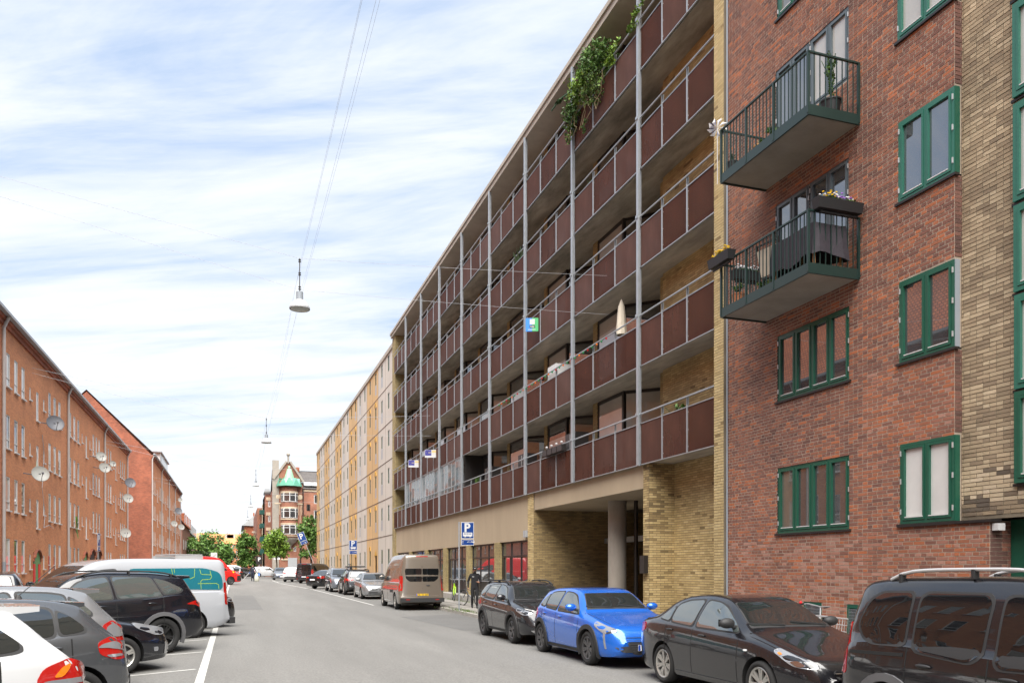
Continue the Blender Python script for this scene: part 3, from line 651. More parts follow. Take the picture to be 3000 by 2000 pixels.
# ================= ORANGE BRICK TERRACE (left) =================
def orange_block(X,y0,y1,zt,label,bays,pipes,gable=False,detail=True,extra=None):
    T=empty('orange_brick_building',(0,0,0),0,label,'building'); F=frame((X,0,0),(0,1,0),(1,0,0)); H=[]
    for yb in bays:
        for r in range(4):
            dz=2.8*r
            for dy in (1.15,2.56,3.93,9.94,11.30,12.64): H.append((yb+dy-.33,yb+dy+.33,1.75+dz if r else 1.70,3.27+dz,'w'))
            for dy in (5.35,8.47): H.append((yb+dy-.16,yb+dy+.16,2.0+dz if r else 1.9,2.62+dz,'s'))
            if r and r<4: H.append((yb+6.96-.28,yb+6.96+.28,3.45+2.8*r-2.8 +.55,4.95+2.8*r-2.8+.55,'t'))
        H.append((yb+6.0,yb+7.9,.2,2.75,'d'))
    H=[h for h in H if y0+.3<h[0] and h[1]<y1-.3 and h[3]<zt-.2]
    q=MB(); wall_holes(q,F,y0,y1,-.2,zt,[h[:4] for h in H],.08); q.build('wall','wall_orange',T)
    q=MB(); q.face([(X-9,y1,-.2),(X,y1,-.2),(X,y1,zt),(X-4.5,y1,zt+4.6),(X-9,y1,zt)]); q.build('gable','wall_gable',T); q=MB(); q.face([(X-12.4,y0,-.2),(X,y0,-.2),(X,y0,zt),(X-6.2,y0,zt+6.3),(X-12.4,y0,zt)]); q.build('gable','wall_gable',T)
    q=MB(); q.face([(X+.35,y0-.1,zt+.05),(X+.35,y1+.1,zt+.05),(X-6.2,y1+.1,zt+6.5),(X-6.2,y0-.1,zt+6.5)]); q.face([(X-6.2,y0-.1,zt+6.5),(X-6.2,y1+.1,zt+6.5),(X-12.4,y1+.1,zt),(X-12.4,y0-.1,zt)]); q.build('roof','tile_orange',T)
    q=MB(); q.box(X-.01,X+.10,y0,y1,zt-.35,zt-.17); q.box(X-.01,X+.20,y0,y1,zt-.17,zt+.0); q.build('cornice','wall_gable',T)
    q=MB(); q.box(X+.20,X+.40,y0-.1,y1+.1,zt+.0,zt+.13); q.build('gutter','gutter',T)
    for py in pipes:
        q=MB(); q.tube([(X+.3,py,zt),(X+.10,py,zt-.5),(X+.10,py,2.2)],.07,8); p=q.build('drainpipe','pipe_white',T,smooth=40); q=MB(); q.tube([(X+.10,py,2.2),(X+.10,py,0)],.075,8); q.build('pipe_base','pipe_grey',p)
    for h in H:
        a,b,c,d,kd=h
        if kd=='d':
            q=MB(); ym=(a+b)/2; n=8
            for i in range(n):
                a0,a1=math.pi*i/n,math.pi*(i+1)/n; w=(b-a)/2; zz=c+1.6
            q.box(X-.14,X-.10,a,b,c,d); dd=q.build('door','door_green',T)
            if detail and yb==bays[0] if False else False: pass
            continue
        fr=MB(); t=.05; fr.box(X-.06,X-.012,a,a+t,c,d); fr.box(X-.06,X-.012,b-t,b,c,d); fr.box(X-.058,X-.014,a,b,d-t,d); fr.box(X-.058,X-.014,a,b,c,c+t)
        if kd=='w': fr.box(X-.059,X-.013,a,b,c+.38,c+.44)
        f=fr.build('window','frame_white',T); q=MB(); q.face([(X-.04,a,c),(X-.04,b,c),(X-.04,b,d),(X-.04,a,d)]); q.build('pane',rnd.choice(['pane_curtain','pane_room','pane_mirror','pane_white','pane_curtain']),f)
        q=MB(); q.box(X-.05,X+.09,a-.03,b+.03,c-.06,c-.003); q.build('sill','frame_white',f)
    return T
T1=orange_block(-9.8,-26,85.6,13.05,'long orange brick terrace nearest on the left street side',[-17.7,-2.9,11.9,26.7,41.5,56.3,71.1],[-3,11.8,26.6,41.5,56.3,71.1,85.35])
T2=orange_block(-8.5,95.0,143,14.1,'farther orange brick terrace with a tall dark gable facing the viewer',[95.4,107,118.6,130.2],[95.1,107,118.6,130.2,142.8])
def rooflight(X,y,zt,s,T):
    n=Vector((.7,0,.7)); q=MB(); a=Vector((X-s,y,zt+s*.97)); M=Matrix.Translation(a)@Matrix.Rotation(R_(44),4,'Y'); q.box(-.6,.6,-.4,.4,0,.14,M=M); o=q.build('rooflight','frame_white',T); q=MB(); q.box(-.5,.5,-.32,.32,.141,.15,M=M); q.build('pane','pane_dark',o)
for y in (3,9,12,17,24,31,38): rooflight(-9.8,y,13.1,2.6,T1)
# arched doors on the near terrace, leaflets in the green door
def arch_door(T,X,y0,y1,zs,m,depth=.0,top=.6,lab=None,z0=.2):
    q=MB(); n=10; w=(y1-y0)/2; ym=(y0+y1)/2; pts=[(ym-w*math.cos(math.pi*i/n),zs+top*math.sin(math.pi*i/n)) for i in range(n+1)]
    for (a,za),(b,zb) in zip(pts[:-1],pts[1:]): q.face([(X+.012,a,z0),(X+.012,b,z0),(X+.012,b,zb),(X+.012,a,za)])
    o=q.build('door',m,T,label=lab); q=MB()
    for (a,za),(b,zb) in zip(pts[:-1],pts[1:]): q.bar((X+.03,a,za+.08),(X+.03,b,zb+.08),.2,.06)
    q.build('door_arch','wall_gable',o); return o
o=arch_door(T1,-9.8,47.5,49.1,2.2,'door_green',lab='arched green entrance door with red posters'); 
for a in (47.45,48.55):
    q=MB(); q.box(-9.78,-9.76,a,a+.4,.9+.25,2.15); q.build('poster','poster_red',o)
arch_door(T1,-9.8,61.9,63.4,2.4,'door_green',lab='arched green entrance door further along')
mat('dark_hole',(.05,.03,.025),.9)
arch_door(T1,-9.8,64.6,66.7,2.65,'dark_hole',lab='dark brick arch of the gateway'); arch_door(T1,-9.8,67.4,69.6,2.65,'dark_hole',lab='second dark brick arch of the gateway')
# ================= FAR BUILDINGS =================
GF=.66
def zx(x,Y=135): return Y*math.tan(YAW+math.atan((720+x/3.564-1500)/2400))
def zz(y,Y=135): 
    X=8; d=X*math.sin(YAW)+Y*math.cos(YAW); return 1.85+(1240-y)/3.564*d/2400
T=empty('turret_building',(0,0,0),0,'red brick corner building with a pointed green copper turret','building')
YT=135; F=frame((0,YT,0),(1,0,0),(0,-1,0)); XL,XG,XR=zx(288),zx(598),24
eave=zz(392); gt=zz(112)
q=MB(); wl=[]
winR=[(xx,xx+.8,z0,z1) for xx in (zx(712),zx(712)+3,zx(712)+6) for (z0,z1) in ((zz(545),zz(450)),(zz(715),zz(612)))]
small=(zx(500),zx(527),zz(1050),zz(1000))
wall_holes(q,F,XL,XR,0,eave,winR+[small],.2); xm=(XL+XG)/2
q.face([(XL,YT,eave),(XG,YT,eave),(XG,YT,zz(320)),(xm+.35,YT,gt),(xm-.35,YT,gt),(XL,YT,zz(300))])
q.face([(XL,YT,0),(XL,YT+16,0),(XL,YT+16,eave),(XL,YT,eave)]); q.build('wall','wall_turret',T)
q=MB(); q.face([(XG,YT-.3,eave),(XR,YT-.3,eave),(XR,YT+5,zz(185)),(XG-2,YT+5,zz(170))]); q.face([(XL+.3,YT+.2,zz(292)),(XG,YT+.2,eave),(XG,YT+5,zz(168)),(XL+.3,YT+5,zz(165))]); q.face([(XL,YT+5,zz(165)),(XR,YT+5,zz(170)),(XR,YT+12,eave),(XL,YT+12,eave)]); q.build('roof','tile_dark',T)
q=MB(); q.box(XL-.15,XL+.85,YT-.1,YT+.6,0,zz(103)); q.build('gable_pier','stone_grey',T)
q=MB()
for s in (-1,1): q.bar((xm+s*.3,YT-.12,gt),(XG+.1 if s>0 else XL,YT-.12,zz(320) if s>0 else zz(300)),.35,.3)
q.tube([(xm,YT-.05,gt-.3),(xm,YT-.05,zz(45))],.16,8); q.sphere((xm,YT-.05,zz(40)),.3); q.build('gable_coping','stone_grey',T)
q=MB(); q.box(zx(541),zx(580),YT+4,YT+5,zz(180),zz(135)); q.build('chimney','tile_orange',T)
q=MB(); q.bar((zx(562),YT+4.6,zz(180)),(zx(590),YT-.35,zz(330)),.35,.1); q.build('flashing','galv',T)
for x in (640,707):
    q=MB(); q.bar((zx(x+20),YT-.1,zz(357)),(zx(x+20),YT+.9,zz(318)),1.5,.12); q.build('rooflight','frame_white',T)
# sandstone bands
q=MB()
for (xa,xb,ya,yb) in ((300,594,556,545),(600,735,418,404),(370,535,1140,1126)): q.box(zx(xa),zx(xb),YT-.12,YT-.005,zz(ya),zz(yb))
for i in range(14): x=606+i*10; q.box(zx(x),zx(x+5),YT-.14,YT-.121,zz(416),zz(404))
for xa,top,bot in ((316,560,668),(334,560,740),(350,560,668),(548,560,668),(565,560,750),(582,560,668)): q.box(zx(xa),zx(xa+5),YT-.07,YT-.004,zz(bot),zz(top))
q.build('sandstone_band','sandstone',T)
q=MB()
for x in (334,566): q.sphere((zx(x),YT-.02,zz(482)),(.45,.12,.45))
q.build('roundel','sandstone',T)
tx,tr=(zx(370)+zx(535))/2,(zx(535)-zx(370))/2
q=MB(); q.lathe([(tr,zz(905)),(tr,zz(385))],24,Matrix.Translation((tx,YT-.3,0))); ty=q.build('turret','wall_turret',T)
q=MB()
for ya,yb in ((448,428),(605,590),(722,712),(772,758),(893,886)): q.lathe([(tr,zz(ya)),(tr+.12,zz(ya)),(tr+.12,zz(yb)),(tr,zz(yb))],24,Matrix.Translation((tx,YT-.3,0)))
q.build('sandstone_band','sandstone',ty)
for (y0,y1) in ((535,440),(705,605),(873,775)):
    for an,wd in ((-62,.7),(-20,1.05),(20,1.05),(62,.7)):
        M=Matrix.Translation((tx,YT-.3,0))@Matrix.Rotation(R_(an),4,'Z'); q=MB(); w=wd/2; za,zb=zz(y0),zz(y1)
        q.box(-w,w,-tr-.06,-tr+.1,za,zb,M=M); f=q.build('window','frame_white',ty)
        q=MB(); zt_=zb-(zb-za)*.3; t=.11
        q.box(-w+t,w-t,-tr-.08,-tr-.065,za+t,zt_-.05,M=M); q.box(-w+t,w-t,-tr-.08,-tr-.065,zt_+.05,zb-t,M=M); q.build('pane','pane_dark',f)
q=MB(); cone=[(tr+.6,zz(378)),(tr+.65,zz(372)),(tr*.70,zz(300)),(.35,zz(195)),(.1,zz(182))]; q.lathe(cone,10,Matrix.Translation((tx,YT-.3,0))@Matrix.Rotation(R_(18),4,'Z')); q.sphere((tx,YT-.3,zz(174)),.22); cr=q.build('turret_roof','copper',ty)
for i in range(10):
    a=2*math.pi*i/10+R_(0); M=Matrix.Translation((tx,YT-.3,0))@Matrix.Rotation(a,4,'Z'); q=MB(); z0=zz(374); q.face([M@Vector((-.75,-tr-.66,z0)),M@Vector((.75,-tr-.66,z0)),M@Vector((0,-tr-.42,z0+1.25))]); q.face([M@Vector((-.75,-tr-.66,z0)),M@Vector((0,-tr-.42,z0+1.25)),M@Vector((-.2,-tr+.2,z0+1.25))]); q.build('dormer_gable','copper_dark',cr)
q=MB(); q.lathe([(tr+.2,zz(908)),(tr+.1,zz(925)),(tr*.8,zz(955)),(tr*.35,zz(985)),(.3,zz(1000)),(.3,zz(1025)),(.05,zz(1030))],20,Matrix.Translation((tx,YT-.3,0))); q.box(zx(418),zx(550),YT-.9,YT,zz(925),zz(912)); q.build('corbel','stone_grey',T)
for (a,b,c,d) in winR+[small]:
    q=MB(); q.box(a,b,YT+.08,YT+.14,c,d); f=q.build('window','frame_white',T); q=MB(); q.box(a+.12,b-.12,YT+.06,YT+.079,c+.12,d-.12); q.build('pane','pane_dark',f)
q=MB(); q.tube([(zx(598),YT-.12,eave),(zx(598),YT-.12,zz(960)),(zx(572),YT-.12,zz(1000)),(zx(570),YT-.12,zz(1200))],.09,6); q.build('drainpipe','frame_dark',T)
q=MB(); q.box(zx(440),zx(535),YT-.15,YT-.01,.5,zz(1115)); q.build('garage_door','sign_grey',T)
q=MB(); 
for yy in (585,850): 
    for dx,dz in ((0,.35),(.22,0),(0,0)): q.box(zx(654)-.05-dx,zx(654)+.05+dx,YT-.08,YT-.01,zz(yy)-.5+dz,zz(yy)+.5-dz)
q.build('wall_anchor','frame_dark',T)
# wing along the street, left of the corner, and narrow windows
W1=empty('wing_building',(0,0,0),0,'dark brick wing with white windows left of the copper turret','building')
xa,xb=zx(205,146),zx(290,146); F=frame((0,146,0),(1,0,0),(0,-1,0)); wh=[(zx(232,146),zx(258,146),zz(b,146),zz(a,146)) for a,b in ((525,590),(680,745),(838,902))]
q=MB(); wall_holes(q,F,xa,XL+.1,0,zz(448,146),wh,.2); q.face([(xa,146,0),(xa,160,0),(xa,160,zz(448,146)),(xa,146,zz(448,146))]); q.box(xa,XL+2,150,160,0,zz(448,146)); q.build('wall','wall_turret',W1)
for (a,b,c,d) in wh:
    q=MB(); q.box(a,b,146.05,146.12,c,d); f=q.build('window','frame_white',W1); q=MB(); q.box(a+.25,b-.25,146.03,146.049,c+.25,d-.2); q.build('pane','pane_dark',f); q=MB(); q.box(a-.3,b+.3,145.9,146,d+.05,d+.6); q.build('lintel','sandstone',W1)
q=MB(); q.box(xa-.2,XL,145.6,150,zz(448,146),zz(448,146)+.3); q.face([(xa-.2,145.8,zz(445,146)),(XL,145.8,zz(445,146)),(XL,150,zz(378,146)),(xa,150,zz(378,146))]); q.box(xa-.1,XL+.3,145.5,145.99,zz(955,146),zz(940,146)); q.build('roof','slate_roof',W1)
# street front with green balconies
W2=empty('street_building',(0,0,0),0,'narrow street front with stacked dark green balconies','building')
q=MB(); q.box(zx(120,165),zx(200,165),165,200,0,zz(600,165)); q.build('wall','wall_turret',W2)
q=MB(); q.box(zx(175,160),zx(196,160),160,164.9,0,zz(560,160)); q.build('stair_tower','sandstone',W2)
q=MB(); q.box(zx(112,190),zx(150,190),190,200,0,zz(620,190)); q.build('wall','tile_orange',W2)
for y in (615,755,890,1020):
    q=MB(); q.box(zx(150,150),zx(196,150),150,151.5,zz(y+50,150),zz(y+5,150)); q.build('balcony','balcony_green',W2)
    q=MB(); q.box(zx(130,172),zx(170,172),163,164.5,zz(y+78,172),zz(y+38,172)); q.build('balcony','balcony_green',W2)
for y in (850,965,1085):
    q=MB(); q.box(zx(66,175),zx(125,175),176,176.8,zz(y,175)-.15,zz(y,175)+.2); q.build('balcony','concrete',W2)
W3=empty('hip_roof_building',(0,0,0),0,'brick building with grey slate hipped roof down the street','building')
Y3=205; a,b=zx(-14,Y3),zx(112,Y3); ze,zr=zz(785,Y3),zz(690,Y3)
q=MB(); q.box(a,b,Y3,Y3+40,0,ze); q.build('wall','tile_orange',W3); q=MB(); q.face([(a-.6,Y3-.6,ze),(b,Y3-.6,ze),(b,Y3+6,zz(640,Y3)),(a+4,Y3+6,zr+2)]); q.face([(a-.6,Y3-.6,ze),(a+4,Y3+6,zr+2),(a+4,Y3+40,zr+2),(a-.6,Y3+40,ze)]); q.build('roof','slate_roof',W3)
q=MB(); q.box(zx(80,Y3),zx(96,Y3),Y3+4,Y3+5,zr,zr+1.2); q.build('chimney','tile_orange',W3)
# end block closing the street
E=empty('orange_roof_building',(0,0,0),0,'long building with bright orange tiled roof closing the street','building')
Y4=255; a,b=zx(-520,Y4),zx(30,Y4); ze=zz(975,Y4)
q=MB(); q.box(a,b,Y4,Y4+12,0,ze); q.build('wall','wall_orange',E)
q=MB(); q.face([(a,Y4-.5,ze),(b,Y4-.5,ze),(b,Y4+6,zz(908,Y4)+1.2),(a,Y4+6,zz(900,Y4)+1.2)]); q.build('roof','tile_far',E)
for cx in (-470,-90-55):
    for i in range(4): 
        q=MB(); x=zx(-497+i*17 if cx==-470 else -215+i*17,Y4); q.box(x,x+1.4,Y4+3.4,Y4+4.2,zz(916,Y4),zz(901,Y4)+.8); q.build('rooflight','pane_curtain',E)
for x in range(-500,20,36):
    for y in (1005,1065,1125):
        q=MB(); q.box(zx(x,Y4),zx(x+16,Y4),Y4-.08,Y4-.02,zz(y+16,Y4),zz(y-18,Y4)); q.build('window','frame_white',E)
        q=MB(); q.box(zx(x+3,Y4),zx(x+13,Y4),Y4-.1,Y4-.081,zz(y+13,Y4),zz(y-15,Y4)); q.build('pane','pane_room',E)
for x in (-50,-155):
    for y in (1010,1075):
        q=MB(); q.box(zx(x-16,Y4),zx(x+16,Y4),Y4-1.5,Y4-.1,zz(y+22,Y4),zz(y,Y4)); q.build('balcony','pane_white',E)
# left background houses with mansard roofs
def mans(X,y0,y1,ze,zr,label,m='wall_turret',rm='tile_orange'):
    T=empty('mansard_house',(0,0,0),0,label,'house'); q=MB(); q.box(X-10,X,y0,y1,0,ze); q.build('wall',m,T)
    q=MB(); q.face([(X+.4,y0,ze),(X+.4,y1,ze),(X-1.6,y1,ze+2.6),(X-1.6,y0,ze+2.6)]); q.face([(X-1.6,y0,ze+2.6),(X-1.6,y1,ze+2.6),(X-5,y1,zr),(X-5,y0,zr)]); q.face([(X,y0,ze),(X-1.6,y0,ze+2.6),(X-5,y0,zr),(X-10,y0,ze)]); q.build('roof',rm,T)
    q=MB(); q.box(X-3,X-2.2,y0+3,y0+4.2,ze+2,zr+2.2); q.build('chimney','wall_gable',T)
    for y in range(int(y0)+3,int(y1)-2,5):
        q=MB(); q.box(X-1.4,X+.2,y,y+1.8,ze+.2,ze+2.1); d=q.build('dormer',rm,T); q=MB(); q.box(X+.201,X+.25,y+.2,y+1.6,ze+.4,ze+1.9); q.build('pane','pane_curtain',d)
        for z in (2.5,5.4,8.3):
            if z<ze-2: q=MB(); q.box(X+.001,X+.06,y,y+1.2,z,z+1.7); q.build('window','frame_white',T)
mans(-8.6,150,176,9.6,15.0,'orange tiled mansard house behind the left terrace')
mans(-8.8,178,206,9.0,15.5,'grey slate roofed house beyond the orange mansard',rm='slate_roof')
q=empty('penthouse',(0,0,0),0,'white rooftop extension on the far left terrace','roof extension')
w=MB(); w.box(-11.5,-9.0,112,124,14.2,16.6); w.build('wall','frame_white',q); w=MB(); w.box(-8.99,-8.95,113,123,14.9,16.2); w.build('glazing','pane_mirror',q); w=MB(); w.box(-11.8,-8.8,111.5,124.5,16.6,16.75); w.build('roof','gutter',q)
# ================= TREES =================
def leafcloud(mb,c,r,n,size,rr,flat=.75,tmod=0,clumps=None):
    c=Vector(c)
    cl=[]
    for i in range(clumps or max(4,n//60)):
        v=Vector((rr.gauss(0,1),rr.gauss(0,1),rr.gauss(0,1))).normalized()*(rr.random()**.45)
        cl.append(Vector((v.x*r[0],v.y*r[1],v.z*r[2])))
    for i in range(n):
        k=rr.choice(cl); s=.23
        p=c+k+Vector((rr.gauss(0,r[0]*s*.6),rr.gauss(0,r[1]*s*.6),rr.gauss(0,r[2]*s*.42)))
        nrm=(Vector((rr.gauss(0,1),rr.gauss(0,1),rr.gauss(0,1)+.8))).normalized(); u=nrm.orthogonal().normalized(); v=nrm.cross(u); a=rr.random()*6.28
        u,v=u*math.cos(a)+v*math.sin(a),v*math.cos(a)-u*math.sin(a); z=size*rr.uniform(.6,1.3)
        mb.face([p-u*z*.5,p+v*z*.32,p+u*z*.6,p-v*z*.32],rr.uniform(.01,.99))
LB=[(.05,.10,.018),(.08,.165,.028),(.12,.235,.04),(.17,.30,.06)]
mat('foliage_bright',(.1,.2,.03),.6,tone=LB); mat('foliage_lime',(.1,.2,.03),.6,tone=[(.05,.11,.01),(.10,.19,.02),(.17,.29,.03),(.26,.38,.06)]); mat('foliage_deep',(.1,.2,.03),.65,tone=[(.012,.035,.008),(.025,.06,.014),(.05,.10,.02)]); mat('foliage_mix',(.1,.2,.03),.65,tone=[(.05,.045,.02),(.03,.07,.015),(.08,.16,.025),(.16,.28,.045),(.13,.11,.05)])
def tree(x,y,h,r,m,label,seed,trunk=.35,n=3500,size=.42,base=None,name='broadleaf_tree'):
    rr=random.Random(seed); z0=gz(y); T=empty(name,(x,y,z0),0,label,'tree',None)
    q=MB(); cz=h-r[2]; 
    pts=[(0,0,0),(.1,0,h*.2),(0,.1,h*.45),(.05,0,h*.8)]
    for (p0,p1),rad in zip(zip(pts[:-1],pts[1:]),(trunk*.5,trunk*.4,trunk*.25)): q.bar(p0,p1,rad*2,seg=8)
    for i in range(9):
        a=rr.random()*6.28; z=h*rr.uniform(.3,.6); e=Vector((math.cos(a)*r[0]*.7,math.sin(a)*r[1]*.7,z+r[2]*rr.uniform(.3,.9))); q.bar((0,0,z),e*.5+Vector((0,0,z*.5+.2)),trunk*.3,seg=5); q.bar(e*.5+Vector((0,0,z*.5+.2)),e,trunk*.16,seg=5)
    q.build('trunk','bark',T)
    q=MB(); leafcloud(q,(0,0,cz),(r[0]*.78,r[1]*.78,r[2]*.85),n,size,rr,clumps=int(n/70)); q.build('crown',m,T,kind='stuff'); return T
tree(-8.3,172,9.1,(4.8,5,4.6),'foliage_bright','broad green tree behind the far end of the left terrace',1,n=3000)
tree(-4.0,158,8.6,(4.4,4.6,4.4),'foliage_bright','widest green tree in the middle of the street end',2,n=5000)
tree(-6.6,164,8.0,(3.6,4,3.6),'foliage_bright','green tree at the left of the wide street tree',3,n=3000)
tree(-1.5,170,6.6,(2.3,3,3.0),'foliage_deep','small dark green tree between the two lighter trees',4,n=2500)
tree(1.9,160,8.8,(2.7,3,4.6),'foliage_bright','tall slim green tree before the slate roofed building',5,n=4000)
tree(5.35,118,7.3,(2.15,2.2,2.75),'foliage_lime','yellow green young tree before the copper turret building',6,trunk=.22,n=4200,size=.34)
tree(10.5,124,9.7,(2.6,2.6,3.7),'foliage_bright','bright green tree behind the ochre building end',7,n=4200,size=.36)
tree(-5.2,140,4.6,(2.6,2.4,2.0),'foliage_deep','low dark green tree above the red van',8,n=2500)
# ================= LAMPS AND WIRES OVER THE STREET =================
LP=[(1.62,22.5),(1.6,46.8),(1.6,71.2),(1.6,95.6),(1.6,120)]
proto=None
LN=['nearest and largest hanging street lamp','second hanging street lamp down the street','third hanging street lamp down the street','fourth hanging street lamp, small and distant','fifth and farthest hanging street lamp']
for i,(x,y) in enumerate(LP):
    if proto is None:
        t=empty('street_lamp',(x,y,8.78),0,LN[0],'street lamp','lamps hanging on wires over the street'); 
        q=MB(); q.lathe([(.255,.0),(.262,.05),(.23,.13),(.15,.22),(.09,.25),(.085,.26)],28); q.build('lamp_shade','lamp_white',t,smooth=50)
        q=MB(); q.lathe([(.001,-.035),(.12,-.025),(.245,.004)],24); q.build('lamp_glass','lamp_glass',t,smooth=50)
        q=MB(); q.lathe([(.262,.0),(.27,.01),(.27,.045),(.262,.06)],28); q.build('rim','sign_grey',t)
        q=MB(); q.lathe([(.001,.26),(.09,.262),(.09,.46),(.05,.47),(.001,.48)],16); q.build('housing','pipe_grey',t,smooth=50)
        q=MB(); q.tube([(0,0,.46),(0,0,1.36)],.012,6)
        for z in (.54,.60,.92,.97,1.27,1.32): q.lathe([(.001,z-.02),(.035,z-.01),(.035,z+.01),(.001,z+.02)],10)
        q.build('hanger','frame_dark',t); proto=t
    else: copy_tree(proto,(x,y,8.78),0,LN[i])
def wire(pts,r,label,sag=.0,m='cable'):
    P=[]; 
    for a,b in zip(pts[:-1],pts[1:]):
        a,b=Vector(a),Vector(b)
        for i in range(13): t=i/12; p=a.lerp(b,t); p.z-=sag*4*t*(1-t); P.append(p)
    q=MB(); q.tube(P,r,4); o=q.build('wire',m,None,label=label,cat='wire',group='wires hung over the street'); return o
for i,(x,y) in enumerate(LP[:4]):
    wd=['nearest','second','third','fourth'][i]; ye=y+.6
    xr=10.95; zl=12.0; r=.003 if i==0 else .006
    wire([(-9.7,y,zl),(x,y,10.14),(xr,ye,10.95)],r,f'upper cross wire holding the {wd} hanging lamp',.03)
    wire([(-9.7,y,zl-.25),(x,y,9.30),(xr,ye,9.75)],r,f'lower cross wire steadying the {wd} hanging lamp',.03)
for j,(x,z) in enumerate(((1.98,10.2),(1.72,10.2),(1.72,9.35),(1.55,9.35))):
    wire([(x,-2,z),(x*.97,22.5,z-.02),(1.6+.02*j,46.8,z-.02),(1.6,71.2,z)],.0014,['rightmost of the long wires running along the street','inner upper long wire running along the street','lower long wire running along the street','leftmost of the long wires running along the street'][j],.25)
# ================= SATELLITE DISHES =================
def dish(X,y,z,r,m,label,az=20):
    r*=.86
    t=empty('satellite_dish',(X,y,z),0,label,'satellite dish','satellite dishes on the left terraces')
    M=Matrix.Translation((.75,0,0))@Matrix.Rotation(R_(90-az),4,'Z')@Matrix.Rotation(R_(70),4,'X')
    M=Matrix.Translation((.75,0,0))@Matrix.Rotation(R_(az),4,'Z')@Matrix.Rotation(R_(72),4,'X')
    q=MB(); q.lathe([(.001,-.06*r*3),(r*.5,-.045*r*3),(r*.9,-.01),(r,.02),(r+.01,0)],24,M); d=q.build('reflector',m,t,smooth=50)
    q=MB(); q.tube([(0,0,0),(.4,.05,-.05),(.75,.05,-.0)],.025,6); a=M@Vector((0,-r,.0)); b=M@Vector((0,-r*.35,r*1.0)); q.tube([a,b],.015,5); q.sphere(b,.06); q.build('bracket','dish_grey',t)
DD=[(48.9,9.62,.50,'dish_grey','large dark grey dish on the nearest left terrace'),(45.4,6.55,.46,'dish_white','large pale dish low on the nearest left terrace'),(64.6,9.9,.42,'dish_white','pale dish left of a pair at upper level'),(66.2,9.3,.45,'dish_white','pale dish right of a pair at upper level'),(70.4,10.1,.28,'dish_white','small round pale dish beside a drainpipe'),(81.6,9.75,.55,'dish_grey','grey dish near the far end of the first terrace'),(80,8.2,.5,'dish_white','white dish below the grey one at the terrace end'),(78.2,5.05,.52,'dish_white','lower white dish at the end of the first terrace')]
for y,z,r,m,l in DD: dish(-9.8,y,z,r,m,l,25)
for y,z,r,m,l in [(118,8.0,.5,'dish_white','white dish on the farther terrace, left one'),(127,10.3,.6,'dish_grey','grey dish on the farther terrace, upper'),(133,8.3,.55,'dish_white','white dish at the far end of the farther terrace'),(131,12.2,.4,'dish_white','small white dish high on the farther terrace')]: dish(-8.5,y,z,r,m,l,25)
q=MB(); q.tube([(-9.72,49.2,9.0),(-9.71,49.6,8.0),(-9.71,49.1,6.2),(-9.71,49.8,4.8),(-9.71,49.5,4.1),(-9.7,50.8,4.3),(-9.7,52,4.15)],.014,5); q.build('hanging_cable','cable',None,label='loose white cable hanging down the near left terrace',cat='cable')
q=MB(); 
for i in range(6): q.face([(-9.6+.1*math.sin(i),57.9+.12*i,5.2-.16*i),(-9.6+.1*math.sin(i+1),58.1+.12*i,5.25-.16*i),(-9.55,58.15+.12*i,4.7-.16*i),(-9.55,57.95+.12*i,4.65-.16*i)],.5)
o=q.build('flag','leaf_bright',None,label='green and red flag hanging below a left terrace window',cat='flag')
# ================= SIGNS =================
def sign(x,y,label,lean=0,face=0,two=True,bus=True,scale=1,hh=3.45,offs=.33,extra='bus'):
    t=empty('parking_sign',(x,y,gz(y)+.12),0,label,'sign'); t.rotation_euler=(0,R_(lean),R_(face))
    q=MB(); q.tube([(0,0,0),(0,0,hh)],.03,8); q.build('pole','galv',t)
    q=MB(); w,h=.6*scale,.75*scale; x0=offs-w/2; q.box(x0,x0+w,-.05,-.035,hh-h,hh); b=q.build('sign_panel','sign_white',t); q=MB(); q.box(x0+.02,x0+w-.02,-.053,-.0505,hh-h+.02,hh-.02); q.build('blue_face','sign_blue',b)
    RX=Matrix.Rotation(R_(90),4,'X'); text_mesh('P',.55*scale if bus else .66*scale,'letter','sign_white',b,Matrix.Translation((x0+w/2-.02,-.056,hh-h*.36 if bus else hh-h*.48))@RX,.016)
    if bus:
        q=MB(); c=x0+w/2; z=hh-h*.86; q.box(c-.19,c+.19,-.058,-.054,z,z+.15)
        for dx in (-.1,.1): q.lathe([(.001,0),(.035,0)],12,Matrix.Translation((c+dx,-.0585,z))@RX)
        f=q.build('bus_symbol','sign_white',b); q=MB()
        for i in range(5): q.box(c-.155+i*.065,c-.115+i*.065,-.0605,-.0585,z+.08,z+.12)
        q.build('bus_windows','sign_blue',b)
    if two:
        z1=hh-h-.03; z0=z1-.27*scale; q=MB(); q.box(x0,x0+w,-.05,-.035,z0,z1); b2=q.build('sub_panel','sign_white',t); q=MB(); q.box(x0+.02,x0+w-.02,-.053,-.0505,z0+.02,z1-.02); q.build('blue_face','sign_blue',b2)
        q=MB(); q.box(x0+.06,x0+.075,-.057,-.054,z0+.06,z1-.06); q.bar((x0+.03,-.0555,z1-.10),(x0+.0675,-.0555,z1-.05),.014,.003); q.bar((x0+.105,-.0555,z1-.10),(x0+.0675,-.0555,z1-.05),.014,.003)
        for k,wd in enumerate((.03,.03,.03,.07,.06,.05)): a=x0+.24+k*.055; q.box(a,a+wd*.7,-.057,-.054,z0+.11+.01*(k%2),z0+.15+.01*(k%2))
        q.build('arrow_and_text','sign_white',b2)
    return t
sign(8.28,31.0,'blue bus parking sign on a pole by the walking person',scale=.86)
sign(8.25,63.5,'blue bus parking sign on an upright pole farther along',scale=1.0,hh=3.6,offs=.30)
sign(8.15,84,'leaning pole with a tilted blue parking sign',lean=-22,bus=False,hh=5.3,scale=1.15,offs=-.1)
